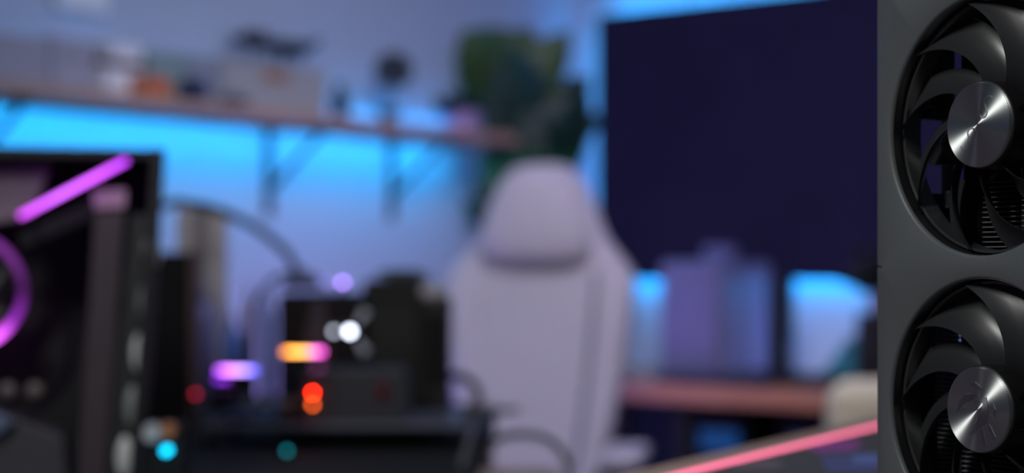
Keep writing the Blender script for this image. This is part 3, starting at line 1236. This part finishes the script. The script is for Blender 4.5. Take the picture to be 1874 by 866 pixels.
# ---- open computer case
YC = 1.50
RC = math.radians(12)
c0 = at(303, 490, YC)
case = thing('computer_case', 'black open computer case with pink light bar and fan ring at the left', 'computer case', (c0.x, YC, BZ+0.002), RC)
MI = Matrix.Translation((c0.x, YC, BZ+0.002)) @ Matrix.Rotation(RC, 4, 'Z')
MI = MI.inverted()


def cl(px, py, dy=0.0):
    """photo pixel -> case coordinates on the plane dy behind the case front"""
    # ray: P = cam + s*(dx,1,dz); local y must equal dy
    d = Vector(((px-937)/F, 1, (490-py)/F))
    o0 = MI @ Vector((0, 0, HC))
    dd = MI.to_3x3() @ d
    s = (dy-o0.y)/dd.y
    return o0+dd*s


ht = cl(303, 273).z
CW, CD = 0.50, 0.24
m_case = mat('case_black', (30, 30, 32), 0.5)
XB = cl(256, 900).x              # the case leans: its foot is further left than its top
def lean_box(bm, x0, x1, y0, y1, z0, z1):
    n = len(bm.verts)
    box(bm, x0, x1, y0, y1, z0, z1)
    bm.verts.ensure_lookup_table()
    for v in bm.verts[n:]:
        v.co.x += XB*(1-v.co.z/ht)


bm = new()
lean_box(bm, -CW, 0, 0, CD, ht-0.008, ht)
lean_box(bm, -CW, 0, 0, CD, 0, 0.01)
lean_box(bm, -CW, 0, CD-0.01, CD, 0.01, ht-0.008)
lean_box(bm, -CW, -CW+0.01, 0, CD-0.01, 0.01, ht-0.008)
obj('case_shell', bm, m_case, case)
bm = new()
lean_box(bm, -0.012, 0, 0, 0.012, 0.01, ht-0.008)
lean_box(bm, -0.004, 0, 0.012, CD-0.01, 0.01, ht-0.008)
obj('front_pillar', bm, m_case, case, bev=0.002)
# leaning column in front of the interior
def slab(bm, quad, dy0, dy1):
    pts = [cl(x, y, dy0) for x, y in quad]
    a = [bm.verts.new(v) for v in pts]
    b = [bm.verts.new(v+Vector((0, dy1-dy0, 0))) for v in pts]
    bm.faces.new(a)
    bm.faces.new(b[::-1])
    for i in range(len(a)):
        j = (i+1) % len(a)
        bm.faces.new((a[i], a[j], b[j], b[i]))


bm = new()
slab(bm, [(174, 385), (228, 385), (190, 905), (140, 905)], 0.012, 0.03)
obj('radiator_column', bm, mat('column_mauve', (72, 62, 68), 0.5), case, bev=0.001)
bm = new()
slab(bm, [(168, 348), (232, 346), (230, 382), (172, 384)], 0.008, 0.03)
obj('column_cap', bm, mat('cap_lilac', (190, 150, 180), 0.5), case, bev=0.002)['label'] = 'pale pink cap on the column'
bm = new()
slab(bm, [(240, 392), (292, 392), (246, 905), (194, 905)], 0.013, 0.02)
obj('vent_plate', bm, mat('vent_plate', (44, 46, 46), 0.5), case)
for (x, y, c) in ((279, 457, 1), (268, 555, 0), (257, 648, 1), (244, 745, 0), (229, 838, 1)):
    v = cl(x, y, 0.010)
    bm = new()
    lathe(bm, [(0, 0), (0.0098, 0.0002), (0.0104, 0.002), (0, 0.003)], 20, v, axis='Y', sx=0.75, sy=1.9)  # pale ovals built for the glints in the vent recesses
    obj('vent_glint', bm, mat('glint_tone_%d' % c, ((150, 156, 154), (236, 242, 240))[c], 0.4), case, smooth=True)
bm = new()
tube(bm, [cl(36, 396, -0.012), cl(233, 293, -0.012)], 0.0024, 12)
m_lb = glow_ramp('magenta_bar', [(0.0, (190, 60, 215)), (0.35, (205, 95, 255)), (0.75, (205, 80, 245)), (1.0, (170, 55, 225))], 3.2, 'X', cl(36, 396, -0.012).x, cl(233, 293, -0.012).x)
obj('light_bar', bm, m_lb, case, smooth=True)['label'] = 'glowing pink violet light bar'
for (x, y) in ((36, 396), (233, 293)):
    v = cl(x, y, -0.012)
    bm = new()
    tube(bm, [v+Vector((0, 0.003, 0)), Vector((v.x, 0.014 if x > 100 else 0.05, v.z))], 0.0018, 8)
    obj('light_bar_clip', bm, m_matt, case)
bm = new()
slab(bm, [(-60, 300), (95, 300), (60, 400), (-60, 420)], 0.04, 0.05)  # mauve plate stands in for a reflection on the case panel
obj('reflection_plate', bm, mat('reflection_mauve', (140, 122, 138), 0.6), case, bev=0.004)
bm = new()
slab(bm, [(36, 425), (170, 366), (170, 398), (36, 456)], 0.06, 0.07)
obj('cross_rail', bm, m_dark, case)
# fan with light ring
fc = cl(-100, 532, 0.10)
bm = new()
rr = (cl(42, 532, 0.10)-fc).length
tube(bm, [(rr*math.cos(a), 0, rr*math.sin(a)*0.84) for a in [2*PI*k/64 for k in range(65)]], 0.0040, 10)
m_ring = glow_ramp('fan_ring_glow', [(0.0, (60, 20, 90)), (0.30, (235, 90, 250)), (0.385, (225, 90, 245)), (0.43, (110, 30, 140)), (0.50, (44, 6, 56)), (0.60, (84, 34, 100)), (0.8, (40, 20, 60))], 2.6, lo=-PI, hi=PI, radial=True)
rg = obj('case_fan', bm, m_ring, case, smooth=True, loc=fc)
rg['label'] = 'fan with a glowing violet ring'
bm = new()
lathe(bm, [(0, -0.006), (0.018, -0.006), (0.018, 0.012), (0, 0.012)], 24, axis='Y')
for k in range(7):
    a = 2*PI*k/7
    p0_, p1_ = Vector((0.018*math.cos(a), 0, 0.018*math.sin(a))), Vector((rr*0.9*math.cos(a+0.5), 0.004, rr*0.78*math.sin(a+0.5)))
    leaf(bm, p0_, p1_, 0.03, (0.3, -1, 0.2))
obj('fan_rotor', bm, m_black, rg)
# lower shroud, knobs
bm = new()
slab(bm, [(-60, 745), (30, 765), (118, 800), (128, 900), (-60, 900)], 0.05, 0.12)
obj('power_cover', bm, mat('cover_grey', (74, 72, 80), 0.5), case, bev=0.004)
bm = new()
slab(bm, [(-40, 740), (26, 770), (0, 795), (-40, 800)], 0.035, 0.05)
obj('badge_plate', bm, mat('badge_blue', (108, 122, 150), 0.4), case, bev=0.002)
for x in (14, 64):
    v = cl(x, 715, 0.04)
    bm = new()
    lathe(bm, [(0, -0.006), (0.006, -0.006), (0.0075, -0.003), (0.0075, 0.008), (0, 0.008)], 20, v, axis='Y')
    obj('knob', bm, mat('knob_grey', (118, 108, 108), 0.5), case, smooth=True)
    bm = new()
    tube(bm, [v+Vector((0, 0.008, 0)), v+Vector((0, 0.09, -0.02))], 0.002, 6)
    obj('knob_rod', bm, m_dark, case)

# ---- things on the cart
def cart_thing(name, label, cat, px, Y, z=BZ, group=None):
    p_ = at(px, 490, Y)
    return thing(name, label, cat, (p_.x, Y, z), 0, group)


def pbox(bm, root, x0, x1, y0, y1, Y, depth):
    """box whose front face spans the given photo rectangle at distance Y, in root coordinates"""
    a, b = at(x0, y1, Y)-root.location, at(x1, y0, Y)-root.location
    box(bm, a.x, b.x, a.y, a.y+depth, a.z, b.z)
    return bm


# open test bench: two plates on posts
tbz = BZ
tbn = cart_thing('test_bench_frame', 'grey open test bench frame under the glowing memory modules', 'frame', 620, 2.0)
bm = new()
zpl = zat(775, 1.98)
loc = tbn.location
box(bm, at(372, 0, 1.98).x-loc.x, at(880, 0, 1.98).x-loc.x, -0.03, 0.17, zpl-BZ-0.006, zpl-BZ)
obj('tray_plate', bm, mat('tray_grey', (120, 122, 136), 0.35, metal=0.3), tbn, bev=0.001)
for px in (382, 870):
    for y in (-0.02, 0.16):
        bm = new()
        x = at(px, 0, 1.98).x-loc.x
        tube(bm, [(x, y, 0), (x, y, zpl-BZ-0.005)], 0.006, 12)
        obj('post', bm, m_dark, tbn, smooth=True)
# power supply
ps = cart_thing('power_supply', 'dark grey power supply box with two orange lights', 'power supply', 650, 2.0, zpl)
z_t = zat(680, 2.0)-zpl
bm = new()
xl, xr = at(556, 0, 2.0).x-ps.location.x, at(742, 0, 2.0).x-ps.location.x
box(bm, xl, xr, 0, 0.10, 0, z_t)
obj('casing', bm, mat('psu_grey', (62, 62, 68), 0.45), ps, bev=0.002)
bm = new()
box(bm, xl+0.004, xr-0.004, 0.004, 0.096, z_t, z_t+0.0015)
obj('top_plate', bm, mat('psu_top', (92, 94, 106), 0.35, metal=0.3), ps)
for py, c, e in ((719, (255, 40, 10), 30), (741, (255, 96, 30), 10)):
    v = at(572, py, 1.998)-ps.location
    bm = new()
    lathe(bm, [(0, -0.003), (0.002, -0.002), (0.0022, 0.001), (0, 0.001)], 14, v, axis='Y')
    obj('indicator_light', bm, mat('led_orange_%d' % py, (60, 10, 4), emit=c, es=e*1.4), ps, smooth=True)['label'] = 'glowing orange light'
v = at(700, 717, 1.998)-ps.location
bm = new()
lathe(bm, [(0, -0.004), (0.006, -0.004), (0.008, 0.001), (0, 0.001)], 18, v, axis='Y', sy=1.5)
obj('switch', bm, mat('switch_red', (110, 24, 34), 0.5), ps, smooth=True)['label'] = 'dark red switch'

# motherboard carrying the memory
mb = cart_thing('motherboard', 'black motherboard lying under the glowing memory modules', 'circuit board', 470, 2.05, zpl)
zmb = 0.020
bm = new()
box(bm, at(376, 0, 2.0).x-mb.location.x, at(546, 0, 2.0).x-mb.location.x, -0.07, 0.11, zmb-0.002, zmb)
obj('board', bm, mat('board_black', (20, 24, 26), 0.5), mb)
for (x, y) in ((-0.055, -0.06), (0.045, -0.06), (-0.055, 0.10), (0.045, 0.10)):
    bm = new()
    tube(bm, [(x, y, 0), (x, y, zmb-0.002)], 0.003, 8)
    obj('standoff', bm, m_chip, mb, smooth=True)
bm = new()
lathe(bm, [(0, zmb), (0.006, zmb), (0.006, zmb+0.012), (0, zmb+0.012)], 14, (-0.002, -0.05, 0))
lathe(bm, [(0, zmb), (0.005, zmb), (0.005, zmb+0.010), (0, zmb+0.010)], 14, (0.014, -0.05, 0))
obj('capacitor', bm, mat('cap_teal', (120, 140, 140), 0.4), mb)
bm = new()
box(bm, -0.05, -0.02, -0.06, -0.02, zmb, zmb+0.018)
obj('heat_sink', bm, m_dark, mb, bev=0.001)


def memory(label, x0, x1, y, Y, stops, strength, zbase, grp='glowing memory modules'):
    a, b = at(x0, y, Y), at(x1, y, Y)
    r = thing('memory_module', label, 'memory module', ((a.x+b.x)/2, Y, zbase), 0, grp)
    w = (b.x-a.x)/2
    h = a.z-zbase
    bm = new()
    box(bm, -w, w, -0.003, 0.003, 0, h-0.004)
    obj('heat_spreader', bm, m_black, r, bev=0.001)
    bm = new()
    box(bm, -w, w, -0.0032, 0.0032, h-0.004, h+0.001)
    obj('light_diffuser', bm, glow_ramp('mem_%d' % x0, stops, strength, 'X', -w, w), r)
    return r


zb_ = zpl+zmb
memory('memory module glowing orange turning pink, right of the violet one', 519, 591, 642, 2.14,
       [(0, (240, 120, 40)), (0.2, (255, 178, 80)), (0.6, (255, 180, 92)), (0.8, (236, 104, 220)), (1, (240, 80, 200))], 6.5, zpl)
memory('memory module glowing violet turning blue, left of the orange one', 398, 468, 676, 2.05,
       [(0, (150, 50, 235)), (0.25, (215, 120, 240)), (0.65, (190, 150, 250)), (1, (60, 80, 240))], 6.0, zb_)
memory('short purple glowing module just below the violet one', 396, 418, 692, 2.03, [(0, (130, 40, 220)), (1, (120, 40, 190))], 3.0, zb_)

# black test instruments
b1 = cart_thing('black_instrument', 'black instrument box behind the orange memory module', 'instrument', 580, 2.22, BZ, 'black instrument boxes')
bm = new()
pbox(bm, b1, 508, 660, 538, 735, 2.22, 0.14)
for v in bm.verts:
    if v.co.z < 0.06: v.co.z = 0
obj('casing', bm, m_matt, b1, bev=0.004)
bm = new()
a, b = at(560, 660, 2.219)-b1.location, at(592, 545, 2.219)-b1.location
v4 = [(a.x-0.008, a.z), (b.x+0.01, a.z), (b.x, b.z), (b.x-0.012, b.z)]
prism(bm, v4, a.y-0.001, a.y+0.001)  # light streak on the box front, built as a slate wedge
obj('front_streak', bm, mat('streak_slate', (52, 54, 66), 0.5), b1)
b2 = cart_thing('black_instrument', 'taller black instrument box with a small plant on top', 'instrument', 720, 2.26, BZ, 'black instrument boxes')
z2 = zat(512, 2.26)-BZ
bm = new()
box(bm, at(664, 0, 2.26).x-b2.location.x, at(778, 0, 2.26).x-b2.location.x, 0, 0.13, 0, z2)
obj('casing', bm, mat('casing_greenblack', (12, 17, 15), 0.6), b2, bev=0.004)
bm = new()
box(bm, -0.03, 0.03, -0.002, 0.001, z2*0.35, z2*0.8)
obj('screen', bm, m_black, b2)
sp_ = cart_thing('small_plant', 'small grey green plant on the taller black instrument box', 'plant', 735, 2.30, BZ+z2)
bm = new()
for k in range(40):
    ph = k*2.4
    el = random.uniform(0.1, 1.2)
    d = Vector((math.cos(ph)*math.cos(el)*1.6, math.sin(ph)*math.cos(el)*0.7, math.sin(el)*0.4))
    leaf(bm, Vector((0, 0, 0.004)), Vector((0, 0, 0.004))+d*0.026, 0.012, Vector((-d.y, d.x, 0.6)))
obj('foliage', bm, mat('sage_leaf', (90, 112, 112), 0.7), sp_)
bm = new()
lathe(bm, [(0, 0), (0.020, 0), (0.022, 0.006), (0, 0.006)], 20)
obj('saucer', bm, m_gp, sp_)
b3 = cart_thing('side_speaker', 'dark brown narrow box with a white tin on it, between bench and gaming chair', 'speaker', 798, 2.20)
z3 = zat(548, 2.20)-BZ
bm = new()
box(bm, at(776, 0, 2.20).x-b3.location.x, at(822, 0, 2.20).x-b3.location.x, 0, 0.10, 0, z3)
obj('cabinet', bm, mat('brown_black', (44, 38, 38), 0.6), b3, bev=0.003)
bm = new()
box(bm, -0.013, 0.013, -0.002, 0.001, 0.06, z3-0.02)
obj('grille', bm, m_matt, b3)
wc = cart_thing('round_tin', 'small off-white round tin resting on the dark brown narrow box', 'tin', 794, 2.23, BZ+z3)
bm = new()
lathe(bm, [(0, 0), (0.018, 0), (0.019, 0.010), (0.017, 0.020), (0, 0.021)], 24)
obj('tin_body', bm, mat('offwhite', (226, 222, 220), 0.6), wc, smooth=False)
bm = new()
lathe(bm, [(0.0185, 0.001), (0.0200, 0.003), (0.0190, 0.005)], 24, caps=False)
obj('lid_rim', bm, mat('rim_grey', (120, 120, 122), 0.6), wc)

# twin white lamps
tl = cart_thing('twin_lamp', 'small twin lamp with two white lights between the instrument boxes', 'lamp', 628, 2.04, zpl+z_t+0.0015)
bm = new()
hz = zat(607, 2.04)-tl.location.z
box(bm, -0.022, 0.016, 0.002, 0.012, hz-0.009, hz+0.009)
obj('lamp_body', bm, m_black, tl, bev=0.002)
bm = new()
tube(bm, [(0, 0.007, hz-0.008), (0, 0.007, 0)], 0.003, 10)
obj('stalk', bm, m_black, tl)
for px, rr_, e in ((640, 0.0044, 12), (611, 0.0034, 3.4)):
    v = at(px, 607, 2.04)-tl.location
    bm = new()
    lathe(bm, [(0, -0.002), (rr_*0.8, -0.001), (rr_, 0.003), (0, 0.003)], 18, v, axis='Y')
    obj('lens', bm, mat('white_led_%d' % px, (200, 200, 210), emit=(222, 228, 250), es=e), tl, smooth=True)
# pale plates imitating the X shaped light flare beside the lamp
for sx, sz in ((1, 1), (1, -1)):
    bm = new()
    v = at(644, 607, 2.045)-tl.location
    prism(bm, [(v.x, v.z), (v.x+0.012, v.z+sz*0.030), (v.x+0.022, v.z+sz*0.024)], 0.010, 0.0115)
    obj('flare_plate', bm, mat('flare_blue_grey', (220, 224, 240), 0.5, metal=0.2), tl)

# violet light on the first instrument box, little glass dome, gooseneck
z1_ = zat(538, 2.22)
vl = cart_thing('violet_light', 'small round violet light on the black instrument box', 'light', 627, 2.24, z1_)
v = at(627, 518, 2.24)-vl.location
bm = new()
lathe(bm, [(0, v.z-0.0035), (0.0032, v.z-0.0015), (0.0036, v.z+0.001), (0, v.z+0.004)], 16)
obj('bulb', bm, mat('violet_led', (80, 50, 120), emit=(170, 125, 240), es=12), vl, smooth=True)
bm = new()
tube(bm, [(0, 0, 0), (0, 0, v.z-0.002)], 0.003, 10)
obj('socket', bm, m_black, vl)
vl2 = copy_tree(vl)
vl2.location.x = at(597, 518, 2.24).x
vl2.scale = (0.55, 0.55, 1)
vl['group'] = vl2['group'] = 'violet lights on the instrument box'
vl['label'] = 'larger, brighter round violet light on the black instrument box'
vl2['label'] = 'smaller, dimmer round violet light left of the bright one'
for chd in vl2.children:
    if chd.name.startswith('bulb'):
        chd.data = chd.data.copy()
        chd.data.materials[0] = mat('violet_led_dim', (80, 60, 120), emit=(110, 96, 190), es=6)

gn = cart_thing('gooseneck_lamp', 'dark grey gooseneck lamp arching over the electronics from behind the case', 'lamp', 235, 2.40)
arc = [at(235, 700, 2.40), at(238, 500, 2.40), at(260, 405, 2.38), at(310, 373, 2.36), at(350, 374, 2.34), at(400, 385, 2.33), at(450, 406, 2.32), at(495, 436, 2.31), at(525, 464, 2.30), at(545, 497, 2.30)]
pts = [Vector((0, 0, 0.015))]+[p_-gn.location for p_ in arc[1:]]
bm = new()
tube(bm, spline(pts, 6), 0.0062, 12)
obj('gooseneck', bm, mat('gooseneck_slate', (46, 62, 74), 0.5), gn, smooth=True)
bm = new()
lathe(bm, [(0, 0), (0.045, 0), (0.045, 0.012), (0.012, 0.018), (0, 0.018)], 32)
obj('lamp_base', bm, m_black, gn)
v = at(552, 497, 2.30)-gn.location
bm = new()
lathe(bm, [(0.006, v.z+0.004), (0.020, v.z-0.004), (0.027, v.z-0.016), (0.028, v.z-0.024), (0.025, v.z-0.024), (0.018, v.z-0.008), (0, v.z)], 28, (v.x, 0, 0), caps=False)
for vv in bm.verts:
    vv.co.y += v.y
obj('lamp_head', bm, mat('head_grey', (96, 98, 130), 0.4), gn, smooth=True)

# bottles and boxes at the back of the cart
def bottle(label, px, Y, ytop, rpx, rgb, trans=0.0):
    r = cart_thing('squeeze_bottle', label, 'bottle', px, Y, BZ, 'bottles at the back of the cart')
    h = zat(ytop, Y)-BZ
    w = rpx*Y/F
    bm = new()
    lathe(bm, [(0, 0), (w, 0.002), (w, h*0.68), (w*0.8, h*0.76), (w*0.35, h*0.80), (0, h*0.80)], 24)
    obj('bottle_body', bm, mat('bottle_%d' % px, rgb, 0.35), r, smooth=True)
    bm = new()
    lathe(bm, [(w*0.38, h*0.79), (w*0.36, h*0.88), (w*0.12, h*0.90), (w*0.07, h), (0, h)], 16)
    obj('cap', bm, mat('cap_%d' % px, tuple(int(c*0.8) for c in rgb), 0.5), r, smooth=True)


bottle('lilac bottle right of the black box, leftmost on the cart', 372, 2.52, 505, 24, (150, 146, 200))
bottle('blue bottle between the lilac and the pink one', 424, 2.46, 560, 18, (96, 130, 220))
bottle('slender grey pink bottle behind the blue one', 455, 2.56, 500, 13, (170, 150, 176))
bottle('pale blue bottle just left of the black instrument box', 490, 2.50, 500, 15, (140, 158, 214))
cb2 = cart_thing('tall_carton', 'tall beige carton standing behind the arch of the gooseneck lamp', 'box', 370, 2.60)
bm = new()
h = zat(382, 2.60)-BZ
box(bm, at(322, 0, 2.6).x-cb2.location.x, at(412, 0, 2.6).x-cb2.location.x, 0, 0.03, 0, h)
obj('carton', bm, mat('carton_beige', (214, 206, 206), 0.8), cb2, bev=0.002)
bm = new()
box(bm, -0.012, 0.008, -0.001, 0.0005, 0.01, h-0.002)
obj('tape', bm, mat('tape_grey', (140, 134, 138), 0.5), cb2)
bk = cart_thing('black_binder', 'wide black binder with a brown edge beside the computer case', 'binder', 338, 2.30)
h = zat(462, 2.30)-BZ
bm = new()
box(bm, -0.066, 0.007, 0, 0.05, 0, h)
obj('cover', bm, m_matt, bk, bev=0.002)
bm = new()
box(bm, 0.0072, 0.011, 0.002, 0.048, 0.002, h-0.004)
obj('brown_edge', bm, mat('edge_brown', (120, 84, 66), 0.6), bk)

# cables
def cable(label, pxs, r, m, name='cable', cat='cable'):
    pts = [at(*p_) for p_ in pxs]
    o0 = pts[0].copy()
    bm = new()
    tube(bm, spline([p_-o0 for p_ in pts], 8), r, 10)
    return tag(obj(name, bm, m, smooth=True, loc=o0), label, cat)


m_cg = mat('cable_grey', (112, 112, 116), 0.5)
m_cd = mat('cable_dark', (40, 38, 38), 0.5)
m_co = mat('cable_olive', (92, 90, 88), 0.5)
cable('light grey cable hanging from the right end of the test bench frame', [(872, 725, 2.02), (872, 765, 2.0), (862, 800, 1.86), (842, 868, 1.81), (832, 925, 1.81)], 0.0042, m_cg)
cable('dark cable looping out of the brown narrow box', [(812, 690, 2.10), (838, 688, 2.06), (862, 700, 2.04), (876, 722, 2.02), (868, 745, 2.02), (850, 774, 2.0)], 0.0055, m_cd)
cable('olive grey cable arching in front of the gaming chair seat', [(885, 848, 1.82), (905, 808, 1.80), (945, 796, 1.78), (990, 800, 1.76), (1022, 820, 1.74), (1038, 850, 1.73), (1042, 900, 1.72)], 0.0042, m_co)
cable('thin dark cable dropping from the gooseneck lamp head behind the bottles', [(543, 500, 2.36), (508, 508, 2.38), (482, 530, 2.40), (464, 570, 2.41), (456, 640, 2.41), (452, 757, 2.42)], 0.0040, m_cd)
cable('straight dark probe lead sticking out over the gaming chair', [(850, 748, 2.0), (890, 752, 1.99), (950, 750, 1.98)], 0.0040, m_co, 'probe', 'probe')

# small controls at the front of the workbench
kn = thing('control_pod', 'small pod with a grey dial, an orange dial and a cyan light', 'control', (at(300, 0, 1.43).x, 1.43, BZ+0.002))
bm = new()
box(bm, -0.016, 0.018, 0.0, 0.025, 0, zat(775, 1.43)-BZ-0.002)
obj('pod_body', bm, m_matt, kn, bev=0.004)
for px, py, r, c, nm in ((280, 792, 0.0085, (196, 206, 212), 'dial'), (310, 788, 0.0075, (190, 130, 90), 'dial')):
    v = at(px, py, 1.43)-kn.location
    bm = new()
    lathe(bm, [(0, -0.010), (r*0.85, -0.010), (r, -0.002), (r, 0.001), (0, 0.001)], 24, v, axis='Y')
    obj(nm, bm, mat('dial_%d' % px, c, 0.4), kn)
v = at(303, 826, 1.42)-kn.location
bm = new()
lathe(bm, [(0, -0.004), (0.0030, -0.002), (0.0032, 0.011), (0, 0.011)], 16, v, axis='Y')
obj('cyan_light', bm, mat('cyan_led', (10, 60, 70), emit=(10, 178, 222), es=6), kn, smooth=True)['label'] = 'glowing cyan light'
for nm, lab, px, py, Y, c, e in (('teal_light', 'faint teal light at the front of the cart', 525, 826, 1.86, (12, 110, 120), 5),
                                 ('red_light', 'faint dark red light left of the violet memory module', 358, 722, 1.96, (170, 24, 50), 4)):
    v = at(px, py, Y)
    r = thing(nm, lab, 'light', (v.x, v.y, BZ))
    bm = new()
    zz = v.z-BZ
    lathe(bm, [(0, zz-0.003), (0.003, zz-0.001), (0.003, zz+0.001), (0, zz+0.004)], 14)
    obj('bulb', bm, mat(nm, (30, 20, 20), emit=c, es=e), r, smooth=True)
    bm = new()
    lathe(bm, [(0.006, 0), (0.004, 0.004), (0.0025, max(0.005, zz-0.003)), (0, max(0.005, zz-0.003))], 14)
    obj('stand', bm, m_matt, r, smooth=True)
